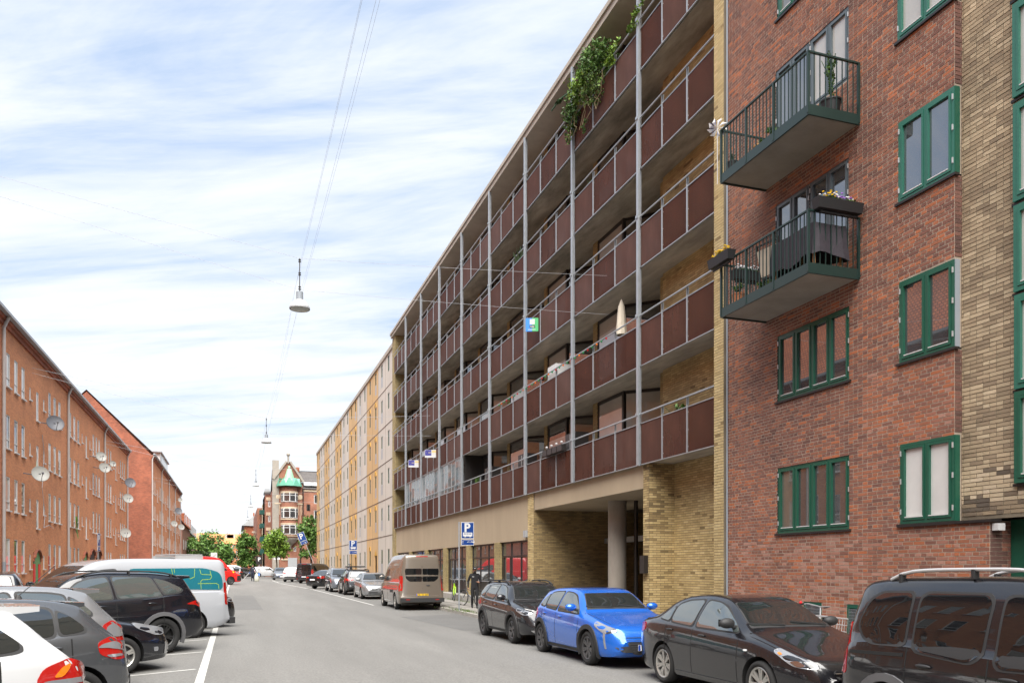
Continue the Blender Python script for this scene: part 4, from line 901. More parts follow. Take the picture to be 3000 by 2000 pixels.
s=sign(-7.6,53.0,'narrow blue parking sign among the cars on the left',face=84,bus=False,hh=3.55,offs=.0,two=True)
for (x,y,l) in ((-3.0,128,'square white end of zone sign left of the far van'),(5.9,128,'square white end of zone sign by the young tree')):
    t=empty('zone_sign',(x,y,gz(y)),0,l,'sign'); q=MB(); q.tube([(0,0,0),(0,0,3.6)],.04,6); q.build('pole','galv',t); q=MB(); q.box(-.45,.45,-.06,-.04,2.7,3.7); b=q.build('sign_panel','sign_white',t); q=MB(); q.bar((-.3,-.07,2.85),(.3,-.07,3.55),.09,.005); q.build('stripe','frame_dark',b)
t=empty('pedestrian_sign',(3.4,130,gz(130)),0,'dark small sign with a pale letter P on a pole down the street','sign'); q=MB(); q.tube([(0,0,0),(0,0,3.2)],.05,6); q.build('pole','galv',t); q=MB(); q.box(-.45,.45,-.06,-.04,2.0,3.2); b=q.build('sign_panel','frame_dark',t); text_mesh('P',.8,'letter','sign_white',b,Matrix.Translation((0,-.07,2.75))@Matrix.Rotation(R_(90),4,'X'),.02)
# sale boards on balconies
t=empty('sale_board',(10.80,25.0,11.35),0,'blue and green estate agent board on the third balcony row','board'); tz=Matrix.Rotation(R_(-38),4,'Z')
t.location=(10.62,29.1,11.10); t.rotation_euler=(0,0,R_(-25)); t.scale=(.6,.6,.6)
RXm=Matrix.Rotation(R_(90),4,'X')
mat('board_blue',(.03,.24,.75),.4); mat('board_green',(.06,.44,.15),.4); mat('board_navy',(.05,.05,.28),.4); mat('board_gold',(.62,.5,.22),.5)
q=MB(); q.box(-.40,.0,-.02,0,-.42,.42); q.build('panel','board_blue',t); q=MB(); q.box(.0,.40,-.02,0,-.42,.42); q.build('panel','board_green',t)
q=MB(); q.box(-.14,.18,-.026,-.0201,.02,.35); q.build('white_square','sign_white',t); q=MB(); q.box(-.15,.19,-.026,-.0201,-.20,-.04); k=q.build('name_label','frame_dark',t); text_mesh('Solgt',.13,'lettering','sign_white',k,Matrix.Translation((.02,-.03,-.12))@RXm,.004)
q=MB(); 
for i in range(8): q.box(-.24+i*.06,-.20+i*.06,-.026,-.0202,-.33,-.28)
q.build('number_line','sign_white',t)
for (yy,z0,l) in ((50.7,8.5,'lower of two white and navy sale boards on the balconies'),(46.0,8.5,'upper of two white and navy sale boards on the balconies')):
    t=empty('sale_board',(10.66,yy,z0),R_(-14),l,'board','navy and white sale boards'); t.scale=(.52,.52,.5); q=MB(); q.box(-.75,.75,-.02,0,-.45,.45); p=q.build('panel','sign_white',t); q=MB(); q.box(-.72,-.03,-.025,-.0201,-.22,.43); q.build('navy_square','board_navy',t)
    q=MB(); q.box(.02,.70,-.025,-.0201,.12,.36); q.build('gold_label','board_gold',t); q=MB()
    for i in range(7): a0,a1=R_(100+i*22),R_(122+i*22); q.bar((-.33+.24*math.cos(a0),-.028,.12+.24*math.sin(a0)),(-.33+.24*math.cos(a1),-.028,.12+.24*math.sin(a1)),.07,.004)
    q.box(-.36,-.08,-.03,-.0255,.08,.15); q.box(.1,.6,-.024,-.0203,-.02,.01); q.build('emblem','board_gold',t)
# ================= CARS =================
def pchip(pts):
    xs=np.array([p[0] for p in pts],float); ys=np.array([p[1] for p in pts],float); h=np.diff(xs); d=np.diff(ys)/h; m=np.zeros(len(xs))
    m[0]=d[0]; m[-1]=d[-1]
    for i in range(1,len(xs)-1):
        if d[i-1]*d[i]>0: w1=2*h[i]+h[i-1]; w2=h[i]+2*h[i-1]; m[i]=(w1+w2)/(w1/d[i-1]+w2/d[i])
    def f(x):
        x=min(max(x,xs[0]),xs[-1]); i=min(max(int(np.searchsorted(xs,x,side='right'))-1,0),len(xs)-2); t=(x-xs[i])/h[i]
        return float((2*t**3-3*t**2+1)*ys[i]+(t**3-2*t**2+t)*h[i]*m[i]+(-2*t**3+3*t**2)*ys[i+1]+(t**3-t**2)*h[i]*m[i+1])
    return f
TPL={}
TPL['hatch']=dict(L=4.05,W=1.75,H=1.45,wf=.83,wr=3.37,R=.325,
 top=[(0,.52),(.04,.66),(.12,.74),(.4,.83),(.8,.92),(1.12,.99),(1.22,1.04),(1.75,1.36),(1.95,1.42),(2.4,1.45),(3.0,1.43),(3.35,1.385),(3.46,1.36),(3.50,1.33),(3.84,1.00),(3.92,.93),(4.01,.82),(4.05,.6)],
 belt=[(0,.48),(.12,.66),(.5,.78),(1.1,.885),(2,.93),(3,.98),(3.5,1.01),(3.75,.97),(3.95,.83),(4.05,.5)],
 bot=[(0,.27),(.1,.2),(.5,.18),(3.5,.18),(3.9,.25),(4.05,.36)],
 wp=[(0,.66),(.05,.77),(.15,.86),(.35,.94),(.7,.985),(1.2,1),(3,1),(3.5,.985),(3.8,.93),(3.95,.86),(4.03,.78),(4.05,.74)],tumble=.40,
 win=[[(1.34,.955),(1.47,1.075),(1.83,1.29),(2.02,1.34),(2.38,1.36),(2.43,.975)],[(2.52,.98),(2.47,1.362),(2.9,1.345),(3.13,1.31),(3.12,1.02)],[(3.18,1.03),(3.19,1.295),(3.32,1.24),(3.46,1.12),(3.46,1.07),(3.40,1.05)]],
 ws=[(1.27,.64),(1.71,.50)],rg=[(3.53,.45),(3.80,.55)],seams=[1.28,2.475,3.30],
 hl=[(.07,.66),(.10,.74),(.62,.86),(.56,.76),(.22,.63)],tl=[(3.62,.78),(3.60,.92),(3.78,.99),(4.0,.88),(4.02,.72),(3.85,.70)],handle=[(2.22,.86),(3.1,.89)])
TPL['sedan']=dict(L=4.54,W=1.76,H=1.47,wf=.9,wr=3.5,R=.32,
 top=[(0,.5),(.04,.62),(.12,.70),(.4,.79),(.9,.92),(1.22,1.0),(1.32,1.04),(1.95,1.38),(2.15,1.44),(2.6,1.47),(3.1,1.44),(3.4,1.37),(3.95,1.09),(4.05,1.06),(4.42,1.02),(4.47,.98),(4.52,.82),(4.54,.6)],
 belt=[(0,.47),(.12,.63),(.5,.75),(1.2,.89),(2.2,.94),(3.3,.99),(3.9,1.0),(4.4,.95),(4.5,.8),(4.54,.5)],
 bot=[(0,.25),(.1,.2),(.5,.17),(4,.17),(4.4,.24),(4.54,.36)],
 wp=[(0,.62),(.05,.74),(.15,.84),(.35,.92),(.7,.98),(1.3,1),(3.3,1),(3.9,.98),(4.2,.94),(4.42,.87),(4.52,.78),(4.54,.73)],tumble=.42,
 win=[[(1.45,.975),(1.62,1.10),(1.98,1.30),(2.18,1.36),(2.50,1.385),(2.56,.985)],[(2.66,.99),(2.60,1.385),(3.0,1.36),(3.28,1.29),(3.30,1.025)],[(3.36,1.03),(3.345,1.27),(3.60,1.12),(3.66,1.06)]],
 ws=[(1.37,.64),(1.92,.52)],rg=[(3.40,.50),(3.92,.60)],seams=[1.40,2.61,3.42],
 hl=[(.06,.60),(.10,.68),(.62,.84),(.66,.79),(.30,.62)],tl=[(4.18,.82),(4.15,.97),(4.40,.96),(4.50,.82),(4.42,.78)],handle=[(2.32,.87),(3.27,.90)])
TPL['suv']=dict(L=4.6,W=1.86,H=1.68,wf=.92,wr=3.61,R=.365,
 top=[(0,.6),(.04,.80),(.12,.93),(.4,1.0),(.9,1.08),(1.15,1.12),(1.25,1.16),(1.85,1.55),(2.05,1.61),(2.6,1.67),(3.4,1.66),(4.0,1.60),(4.18,1.56),(4.22,1.51),(4.45,1.13),(4.51,1.04),(4.56,.85),(4.6,.62)],
 belt=[(0,.55),(.12,.80),(.5,.93),(1.2,1.03),(2.2,1.08),(3.4,1.14),(4.0,1.20),(4.3,1.14),(4.5,.95),(4.6,.55)],
 bot=[(0,.34),(.1,.27),(.5,.24),(4,.24),(4.4,.34),(4.6,.46)],
 wp=[(0,.70),(.05,.80),(.15,.88),(.35,.95),(.7,.99),(1.3,1),(3.6,1),(4.1,.97),(4.35,.92),(4.5,.86),(4.58,.80),(4.6,.76)],tumble=.38,
 win=[[(1.45,1.11),(1.60,1.22),(1.95,1.46),(2.15,1.53),(2.52,1.57),(2.58,1.14)],[(2.68,1.145),(2.62,1.575),(3.15,1.56),(3.42,1.54),(3.60,1.20),(3.55,1.18)],[(3.66,1.21),(3.50,1.535),(3.80,1.46),(4.10,1.32),(4.0,1.25)]],
 ws=[(1.30,.68),(1.81,.56)],rg=[(4.235,.50),(4.43,.60)],seams=[1.42,2.63,3.62],
 hl=[(.07,.80),(.10,.90),(.62,.98),(.60,.90),(.25,.80)],tl=[(4.05,.98),(4.02,1.03),(4.36,1.10),(4.53,1.02),(4.55,.90),(4.30,.96)],handle=[(2.35,1.0),(3.38,1.04)])
TPL['mpv']=dict(L=4.45,W=1.85,H=1.80,wf=.92,wr=3.70,R=.335,
 top=[(0,.6),(.04,.80),(.12,.92),(.4,1.01),(.8,1.10),(.95,1.14),(1.05,1.20),(1.75,1.68),(1.95,1.74),(2.6,1.79),(3.6,1.78),(4.15,1.74),(4.24,1.70),(4.29,1.60),(4.40,1.18),(4.42,1.05),(4.44,.8),(4.45,.6)],
 belt=[(0,.55),(.12,.8),(.5,.93),(1.1,1.03),(2.2,1.06),(4.0,1.10),(4.3,1.05),(4.42,.9),(4.45,.55)],
 bot=[(0,.3),(.1,.24),(.5,.2),(4,.2),(4.3,.28),(4.45,.4)],
 wp=[(0,.72),(.05,.82),(.15,.90),(.35,.96),(.7,.99),(1.2,1),(3.8,1),(4.2,.985),(4.35,.95),(4.43,.90),(4.45,.87)],tumble=.22,
 win=[[(1.36,1.12),(1.42,1.22),(1.75,1.50),(1.95,1.58),(2.38,1.615),(2.46,1.58),(2.46,1.04),(2.40,.98),(1.85,1.0)],[(2.62,1.08),(2.60,1.55),(2.66,1.62),(3.32,1.62),(3.40,1.56),(3.40,1.12),(3.32,1.05),(2.74,1.0)],[(3.52,1.10),(3.52,1.62),(3.92,1.61),(4.08,1.52),(4.18,1.28),(4.08,1.14),(3.9,1.09)]],
 ws=[(1.12,.70),(1.71,.60)],rg=[(4.30,.56),(4.39,.62)],seams=[1.33,2.53,3.46],
 hl=[(.07,.78),(.10,.90),(.5,.99),(.45,.86),(.2,.76)],tl=[(4.30,.72),(4.33,1.28),(4.40,1.28),(4.44,.74)],handle=[(2.30,.90),(3.22,.92)])
TPL['van']=dict(L=5.05,W=1.95,H=1.95,wf=.95,wr=4.05,R=.345,
 top=[(0,.62),(.04,.86),(.12,1.0),(.5,1.12),(.8,1.19),(.92,1.26),(1.62,1.78),(1.85,1.86),(2.4,1.93),(3.6,1.95),(4.86,1.935),(4.96,1.89),(4.99,1.80),(5.03,1.1),(5.05,.6)],
 belt=[(0,.57),(.12,.86),(.5,1.02),(1,1.10),(2,1.13),(4.8,1.13),(4.95,1.08),(5.05,.55)],
 bot=[(0,.3),(.1,.24),(.5,.22),(4.6,.22),(4.95,.30),(5.05,.36)],
 wp=[(0,.72),(.05,.82),(.15,.90),(.35,.96),(.7,.99),(1.2,1),(4.5,1),(4.85,.985),(4.97,.95),(5.05,.93)],tumble=.13,
 win=[[(1.22,1.20),(1.30,1.32),(1.66,1.60),(1.90,1.66),(2.22,1.68),(2.26,1.22)],[(2.42,1.24),(2.42,1.70),(3.55,1.71),(3.55,1.24)],[(3.65,1.24),(3.65,1.71),(4.72,1.70),(4.78,1.62),(4.78,1.30),(4.72,1.24)]],
 ws=[(.99,.76),(1.58,.66)],rg=None,seams=[1.2,2.34,3.60],
 hl=[(.07,.86),(.10,.98),(.55,1.1),(.5,.95),(.2,.84)],tl=[(4.88,.86),(4.88,1.36),(5.00,1.36),(5.03,.86)],handle=[(2.12,1.0),(2.55,1.0)])
def make_panel_van(nm,H,L=5.0): # taller version of the van profile
    t=dict(TPL['van']); k=H/1.95; s=L/5.05
    f=lambda z: z if z<1.1 else 1.1+(z-1.1)*(H-1.1)/(1.95-1.1)
    t['top']=[(x,f(z)) for x,z in t['top']]; t['H']=H; TPL[nm]=t
make_panel_van('hivan',2.33)
for nm,c,mt in (('black',(.006,.006,.008),.0),('blue',(.010,.13,.58),.35),('graphite',(.018,.019,.022),.35),('darkgrey',(.085,.09,.098),.45),('silver',(.26,.265,.275),.5),('white',(.50,.51,.52),0),('vanwhite',(.36,.375,.40),0),('beige',(.185,.155,.125),.3),('red',(.62,.010,.010),0),('navy',(.005,.006,.010),.2),('greyblue',(.17,.19,.22),.45)):
    mat('paint_'+nm,c,.26,metal=mt,coat=1)
mat('tyre',(.014,.014,.014),.85,.2,8); mat('rim_silver',(.50,.49,.46),.35,metal=.7); mat('rim_dark',(.11,.11,.115),.35,metal=.6); mat('rim_black',(.012,.012,.012),.35); mat('underbody',(.006,.006,.006),.9)
mat('trim',(.022,.022,.023),.6); mat('trim_grey',(.10,.10,.105),.6); mat('chrome',(.65,.65,.66),.15,metal=1)
pane('car_glass',(.012,.015,.015),2.2,.01,0); pane('car_glass_light',(.05,.062,.06),2.6,.01,0); pane('car_glass_dark',(.004,.005,.006),1.8,.01,0)
mat('red_lens',(.38,.008,.006),.12,coat=1); mat('clear_lens',(.28,.29,.31),.10,coat=1,metal=.35); mat('orange_lens',(.8,.18,.01),.2,coat=1); mat('plate_white',(.75,.75,.75),.4); mat('plate_yellow',(.80,.50,.01),.4); mat('plate_blue',(.01,.06,.4),.4); mat('teal_wrap',(.008,.13,.17),.3,coat=.6); mat('lime_line',(.30,.42,.04),.4); mat('wrap_green',(.05,.42,.05),.4)
class Body:
    def __init__(s,tpl,L=None,W=None,H=None):
        t=TPL[tpl]; s.t=t; s.sx=(L or t['L'])/t['L']; s.sy=(W or t['W'])/t['W']; s.sz=(H or t['H'])/t['H']
        s.L=t['L'];s.w=t['W']/2; s.top=pchip(t['top']); s.belt=pchip(t['belt']); s.bot=pchip(t['bot']); s.wp=pchip(t['wp'])
    def sec(s,x):
        w=s.w*s.wp(x); zt=s.top(x); zb=min(s.belt(x),zt-.03); z0=s.bot(x); h=zb-z0
        g=max(zt-zb,.03); wr=max(w*.93-s.t['tumble']*g*1.0-.02, w*.45); e=min(.07,g*.45)
        P=[(0,z0),(w*.80,z0),(w*.93,z0+.02),(w*.965,z0+.07),(w*.98,z0+h*.22),(w*.995,z0+h*.40),(w,z0+h*.58),(w*.992,z0+h*.74),(w*.975,z0+h*.87),(w*.955,zb-.012),(w*.93,zb+min(.012,g*.2))]
        a=(w*.925,zb+min(.02,g*.3)); b=(wr,zt-e)
        for k in (.25,.5,.75,1): yy=a[0]+(b[0]-a[0])*k+ .02*math.sin(math.pi*k)*min(1,g*3); P.append((yy,a[1]+(b[1]-a[1])*k))
        P+=[(wr-.035*min(1,g*5)-.005,zt-e*.38),(wr*.86,zt-e*.14),(wr*.62,zt-e*.06),(wr*.3,zt-.004),(0,zt)]
        return P
    def def_(s,x,y,z):
        k=0
        if x<.5: k=-(.5-x)/.5*.09
        elif x>s.L-.4: k=(x-s.L+.4)/.4*.05
        xx=x+k*(1-(abs(y)/s.w)**2)*min(1,1.0)
        return ((s.L/2-xx)*s.sx, y*s.sy, z*s.sz)
    def ys(s,x,z):
        P=s.sec(x)[2:15]; zs=[p[1] for p in P]; 
        return float(np.interp(z,zs,[p[0] for p in P]))
    def zt(s,x,y):
        P=s.sec(x)[10:][::-1]; return float(np.interp(abs(y),[p[0] for p in P],[p[1] for p in P]))
    def mesh(s):
        xs=sorted({*np.linspace(0,s.L,64).round(4),*[p[0] for p in s.t['top']],.02,.08,.2,s.L-.02,s.L-.08}); v=[];f=[]
        m=len(s.sec(1)); n=2*m-2
        for x in xs:
            P=s.sec(x); ring=[s.def_(x,y,z) for y,z in P]+[s.def_(x,-y,z) for y,z in P[1:-1][::-1]]; v+=ring
        for i in range(len(xs)-1):
            for j in range(n): k=(j+1)%n; f.append((i*n+j,i*n+k,(i+1)*n+k,(i+1)*n+j))
        for base,x in ((0,0),((len(xs)-1)*n,s.L)):
            # domed end: inner ring and centre
            P=s.sec(x); cz=sum(p[1] for p in P)/len(P); b=len(v); sg=-.03 if x==0 else .03
            for y,z in P: v.append(s.def_(x+sg*.8,y*.93,cz+(z-cz)*.90))
            for y,z in P[1:-1][::-1]: v.append(s.def_(x+sg*.8,-y*.93,cz+(z-cz)*.90))
            for j in range(n): k=(j+1)%n; f.append((base+j,base+k,b+k,b+j) if x else (base+k,base+j,b+j,b+k))
            c=len(v); v.append(s.def_(x+sg,0,cz))
            for j in range(n): k=(j+1)%n; f.append((b+j,b+k,c) if x else (b+k,b+j,c))
        me=bpy.data.meshes.new('body'); me.from_pydata(v,[],f); return me
def subdiv_poly(poly,step):
    bm=bmesh.new(); vs=[bm.verts.new((p[0],p[1],0)) for p in poly]; bm.faces.new(vs)
    for ax in (0,1):
        lo,hi=min(p[ax] for p in poly),max(p[ax] for p in poly); n=int((hi-lo)/step)
        for i in range(1,n+1):
            c=lo+(hi-lo)*i/(n+1); co=[0,0,0]; no=[0,0,0]; co[ax]=c; no[ax]=1
            bmesh.ops.bisect_plane(bm,geom=bm.verts[:]+bm.edges[:]+bm.faces[:],plane_co=co,plane_no=no)
    bmesh.ops.triangulate(bm,faces=bm.faces[:]); return bm
def rounded(poly,k=.22,n=3):
    out=[]; N=len(poly)
    for i in range(N):
        p0,p1,p2=Vector(poly[i-1]),Vector(poly[i]),Vector(poly[(i+1)%N]); a=p1.lerp(p0,k*min(1,.25/max(.01,(p0-p1).length))); b=p1.lerp(p2,k*min(1,.25/max(.01,(p2-p1).length)))
        for j in range(n+1): t=j/n; q=a*(1-t)**2+p1*2*t*(1-t)+b*t*t; out.append((q.x,q.y))
    return out
def patch(fn,poly,name,m,parent,step=.09,rnd_=True,thick=.02,rk=.3):
    if rnd_: poly=rounded(poly,rk)
    bm=subdiv_poly(poly,step)
    be=[e for e in bm.edges if e.is_boundary]; top={v:(v.co.x,v.co.y) for v in bm.verts}
    r=bmesh.ops.extrude_edge_only(bm,edges=be); nv=[g for g in r['geom'] if isinstance(g,bmesh.types.BMVert)]
    src={}
    for v in nv: src[v]=(v.co.x,v.co.y)
    for v in bm.verts: 
        if v in src: v.co=fn(*src[v],-thick)
        else: v.co=fn(*top[v],0)
    me=bpy.data.meshes.new(name); bmesh.ops.recalc_face_normals(bm,faces=bm.faces[:]); bm.to_mesh(me); bm.free(); me.materials.append(MATS[m]); me.shade_smooth(); me.set_sharp_from_angle(angle=R_(40)); return link(me,name,parent)
WHEEL={}
def wheel_mesh(R,rimk,spokes,rm):
    k=(R,rimk,spokes,rm)
    if k in WHEEL: return WHEEL[k]
    q=MB(); w=.105; rr=R*rimk; RX=Matrix.Rotation(R_(90),4,'X')
    q.lathe([(rr,-w*.8),(rr+.02,-w),(R-.035,-w),(R-.008,-w*.75),(R,-w*.4),(R,w*.4),(R-.008,w*.75),(R-.035,w),(rr+.02,w),(rr,w*.8)],36,RX); ty=q.mesh('wheel','tyre',50)
    q=MB(); q.lathe([(rr,-w*.82),(rr-.012,-w*.9),(rr-.03,-w*.8),(rr-.04,w*.5)],36,RX); 
    for i in range(spokes):
        for s in ((-1,1) if spokes<=7 else (0,)):
            a=2*math.pi*i/spokes+s*.13; M=RX@Matrix.Rotation(a,4,'Z'); n=len(q.v); wd=.017 if s else .02
            P=[(.03,-wd,-w*.62),(rr-.02,-wd*1.1,-w*.80),(rr-.02,wd*1.1,-w*.80),(.03,wd,-w*.62),(.03,-wd,-w*.3),(rr-.02,-wd,-w*.45),(rr-.02,wd,-w*.45),(.03,wd,-w*.3)]
            q.v+=[tuple(M@Vector(p)) for p in P]
            for fc in ((0,1,2,3),(0,4,5,1),(1,5,6,2),(2,6,7,3)): q.f.append(tuple(n+x for x in fc)); q.t.append(0)
    q.lathe([(.001,-w*.74),(.03,-w*.73),(.055,-w*.66),(.06,-w*.3)],16,RX); ri=q.mesh('rim',rm,40)
    q=MB(); q.lathe([(.001,-w*.1),(rr-.03,-w*.1)],24,RX); q.lathe([(.001,-w*.28),(rr*.62,-w*.28),(rr*.62,-w*.1)],24,RX); br=q.mesh('brake_disc','trim_grey' if rm!='rim_black' else 'underbody')
    WHEEL[k]=(ty,ri,br); return WHEEL[k]
def car(tpl,paint,x,y,head,label,cat='car',L=None,W=None,H=None,glass='car_glass',rear_glass=None,rim='rim_silver',spokes=5,rimk=.66,rails=None,arch=False,rv=False,grille='bars',plate_f=None,plate_r='w',twin=True,R=None,antenna=False,chrome_line=False,detail=2,name='parked_car',group='cars parked along the street',sill=None,lowtrim=True,high=False,wins=None,tl=None,hl=None,rearwin_rect=None,mirror=None,roofm=None,ws=None):
    B_=Body(tpl,L,W,H); t=B_.t; S_=(B_.sx,B_.sy,B_.sz); z0=gz(y)
    T=empty(name,(x,y,z0),head,label,cat,group)
    me=B_.mesh(); me.materials.append(MATS[paint]); me.materials.append(MATS['underbody'])
    Rw=(R or t['R']); 
    o=bpy.data.objects.new('tmp',me); C.objects.link(o)
    cut=MB(); Rc=(Rw+.055)
    for wx in (t['wf'],t['wr']):
        cx=(B_.L/2-wx)*S_[0]
        for s in (-1,1): cut.lathe([(.001,-.24),(Rc,-.24),(Rc,.24),(.001,.24)],30,Matrix.Translation((cx,s*(B_.w*S_[1]-.12),Rw))@Matrix.Rotation(R_(90),4,'X'))
    cm=cut.mesh('cut',['underbody']); co=bpy.data.objects.new('cut',cm); C.objects.link(co)
    cb_=bmesh.new(); cb_.from_mesh(cm); bmesh.ops.remove_doubles(cb_,verts=cb_.verts[:],dist=.002); bmesh.ops.recalc_face_normals(cb_,faces=cb_.faces[:]); cb_.to_mesh(cm); cb_.free()
    bb=bmesh.new(); bb.from_mesh(me); bmesh.ops.remove_doubles(bb,verts=bb.verts[:],dist=.0005); bmesh.ops.recalc_face_normals(bb,faces=bb.faces[:]); bb.to_mesh(me); bb.free()
    md=o.modifiers.new('b','BOOLEAN'); md.operation='DIFFERENCE'; md.solver='EXACT'; md.object=co; md.material_mode='TRANSFER'
    bpy.context.view_layer.update(); nm=bpy.data.meshes.new_from_object(o.evaluated_get(bpy.context.evaluated_depsgraph_get()))
    bpy.data.objects.remove(o); bpy.data.objects.remove(co); nm.name='body'; nm.shade_smooth(); nm.set_sharp_from_angle(angle=R_(33))
    body=link(nm,'body',T)
    side=lambda s,off: (lambda a,b,d: B_.def_(a,0,0)[0:1] and Vector((B_.def_(a,B_.ys(a,b),b)[0], s*(B_.ys(a,b)*S_[1]+off+d), b*S_[2])))
    topf=lambda off: (lambda a,b,d: Vector((B_.def_(a,b,0)[0]+(off*.6 if a<B_.L/2 else -off*.6)*0, b*S_[1], B_.zt(a,b)*S_[2]+off+d)))
    def endf(e,off):
        xx=0 if e=='f' else B_.L; sg=1 if e=='f' else -1
        def f(a,b,d):   # a=y, b=z
            # walk along the silhouette to find where the body surface is at this height and width
            lo,hi=(0,.45) if e=='f' else (B_.L,B_.L-.35); best=xx
            for i in range(24):
                xq=lo+(hi-lo)*i/23; P=B_.sec(xq); w=B_.ys(xq,min(b,P[14][1])); zt_=B_.zt(xq,min(abs(a),w))
                if b<=zt_+1e-3 and abs(a)<=w*1.001: best=xq; break
                best=xq
            X,_,_=B_.def_(best,a,b); X+= sg*(.022 if best==xx and abs(a)<B_.w*S_[1]*.7 else 0)*1
            return Vector((X+sg*(off+d),a*S_[1],b*S_[2]))
        return f
    sides=(-1,1) if detail>1 else ((1,-1) if detail==1 else (1,-1))
    for s in sides:
        for i,w in enumerate(wins if wins is not None else t['win']):
            n=(s>0 and 'left' or 'right')
            ctr=(sum(p[0] for p in w)/len(w),sum(p[1] for p in w)/len(w)); big=[(ctr[0]+(p[0]-ctr[0])*1.0+(.028 if p[0]>ctr[0] else -.028),ctr[1]+(p[1]-ctr[1])+(.022 if p[1]>ctr[1] else -.022)) for p in w]
            if not isinstance(glass,dict): gm=glass
            f=patch(side(s,.004),big,'window_trim','trim',T,thick=.012); patch(side(s,.008),w,'window',rear_glass if (rear_glass and i>0) else glass,f,thick=.008)
        if chrome_line:
            allp=[p for w in t['win'] for p in w]; 
        for sx_ in t['seams']:
            zt1=B_.belt(sx_)-.02; pts=[(sx_-.008,t['bot'][2][1]+.12),(sx_+.008,t['bot'][2][1]+.12),(sx_+.008,zt1),(sx_-.008,zt1)]; patch(side(s,.0012),pts,'door_seam','underbody',body,rnd_=False,thick=.002)
        for hx,hz in t['handle']:
            X,Yy,Z=B_.def_(hx,B_.ys(hx,hz),hz); q=MB(); q.sphere((X,s*(Yy+.018),Z),(.095,.018,.018),12,6); q.build('door_handle',paint if paint!='paint_black' else 'trim',T,smooth=60)
        patch(side(s,.006),hl or t['hl'],'headlight','clear_lens',T,thick=.015); patch(side(s,.006),tl or t['tl'],'taillight','red_lens',T,thick=.015)
        # mirror
        mx=t['win'][0][0][0]+.13; mz=t['win'][0][0][1]+.10; Yb=B_.ys(mx,mz); X,_,Z=B_.def_(mx,Yb,mz); mk=1.5 if tpl in('van','hivan') else 1
        q=MB(); q.sphere((X-.02,s*(Yb*S_[1]+.17),Z+.02),(.075,.125,.075*mk),14,8); mo=q.build('mirror',mirror or paint,T,smooth=60); q=MB(); q.tube([(X+.0,s*(Yb*S_[1]-.02),Z-.04),(X-.01,s*(Yb*S_[1]+.12),Z-.02)],.028,8); q.build('mirror_foot','trim',mo)
        q=MB(); q.box(X-.095-.005,X-.085,min(s*(Yb*S_[1]+.08),s*(Yb*S_[1]+.26)),max(s*(Yb*S_[1]+.08),s*(Yb*S_[1]+.26)),Z-.03,Z+.07); q.build('mirror_glass','car_glass',mo)
        if arch:
            for wx in (t['wf'],t['wr']):
                cx=(B_.L/2-wx)*S_[0]; q=MB(); n=16; pr_=None
                for i in range(n+1):
                    a=R_(-22+224*i/n); r0,r1=Rc-.01,Rc+.075; row=[]
                    for r in (r0,r1):
                        xx=cx+r*math.cos(a); zz_=Rw+r*math.sin(a); xp=B_.L/2-xx/S_[0]; yy=B_.ys(min(max(xp,.05),B_.L-.05),max(zz_/S_[2],B_.bot(xp)+.03))*S_[1]; row.append((xx,s*(yy+.022),zz_)); row.append((xx,s*(yy-.03),zz_))
                    if pr_:
                        for (a1,b1) in ((0,2),(2,3),(0,1)): q.face([pr_[a1],pr_[b1],row[b1],row[a1]])
                    pr_=row
                q.build('wheel_arch_trim','trim_grey' if arch=='grey' else 'trim',T,smooth=40)
        if lowtrim:
            zb_=t['bot'][2][1]; patch(side(s,.010),[(t['wf']+Rw/S_[0]+.08,zb_+.03),(t['wr']-Rw/S_[0]-.08,zb_+.03),(t['wr']-Rw/S_[0]-.08,zb_+.10),(t['wf']+Rw/S_[0]+.08,zb_+.10)],'sill_trim','trim' if arch else paint,T,rnd_=False)
        if rails:
            x0,x1=t['ws'][1][0]+.15,t['L']-.55; pts=[]
            for i in range(15):
                k=i/14; xx=x0+(x1-x0)*k; yy=B_.sec(xx)[14][0]*.94; h=(.085 if tpl=='mpv' else .045)*(1-abs(2*k-1)**6)+.005; X,Y_,Z=B_.def_(xx,yy,B_.zt(xx,yy)); pts.append((X,s*Y_,Z+h))
            q=MB(); q.tube(pts,.019,8); r=q.build('roof_rail',rails,T,smooth=60); q=MB()
            for k in (1,7,13): p=pts[k]; q.bar((p[0],p[1],p[2]-.09),p,.07,.03)
            q.build('rail_foot','trim',r)
    ty,ri,br=wheel_mesh(round(Rw,3),rimk,spokes,rim)
    for wx in (t['wf'],t['wr']):
        for s in (-1,1):
            cx=(B_.L/2-wx)*S_[0]; wo=link(ty,'wheel',T,loc=(cx,s*(B_.w*S_[1]-.115),Rw),rot=(0,rnd.random()*6,math.pi) if s<0 else (0,rnd.random()*6,0)); link(ri,'rim',wo); link(br,'brake_disc',wo)
    # axle keeps the underside dark
    a,b=t['ws']; patch(topf(.004),[(a[0]-.04,-a[1]-.03),(b[0]+.015,-b[1]-.02),(b[0]+.015,b[1]+.02),(a[0]-.04,a[1]+.03)],'windscreen_trim','trim',T,thick=.01,rk=.15); wsn=patch(topf(.008),[(a[0],-a[1]),(b[0],-b[1]),(b[0],b[1]),(a[0],a[1])],'windscreen',ws or 'car_glass',T,thick=.006,rk=.2)
    for s in (-1,1):
        q=MB(); p0=topf(.02)(a[0]-.02,.35*s+.25,0); p1=topf(.02)(a[0]+.06,.35*s-.30,0); q.bar(p0,p1,.02); q.build('wiper','trim',wsn)
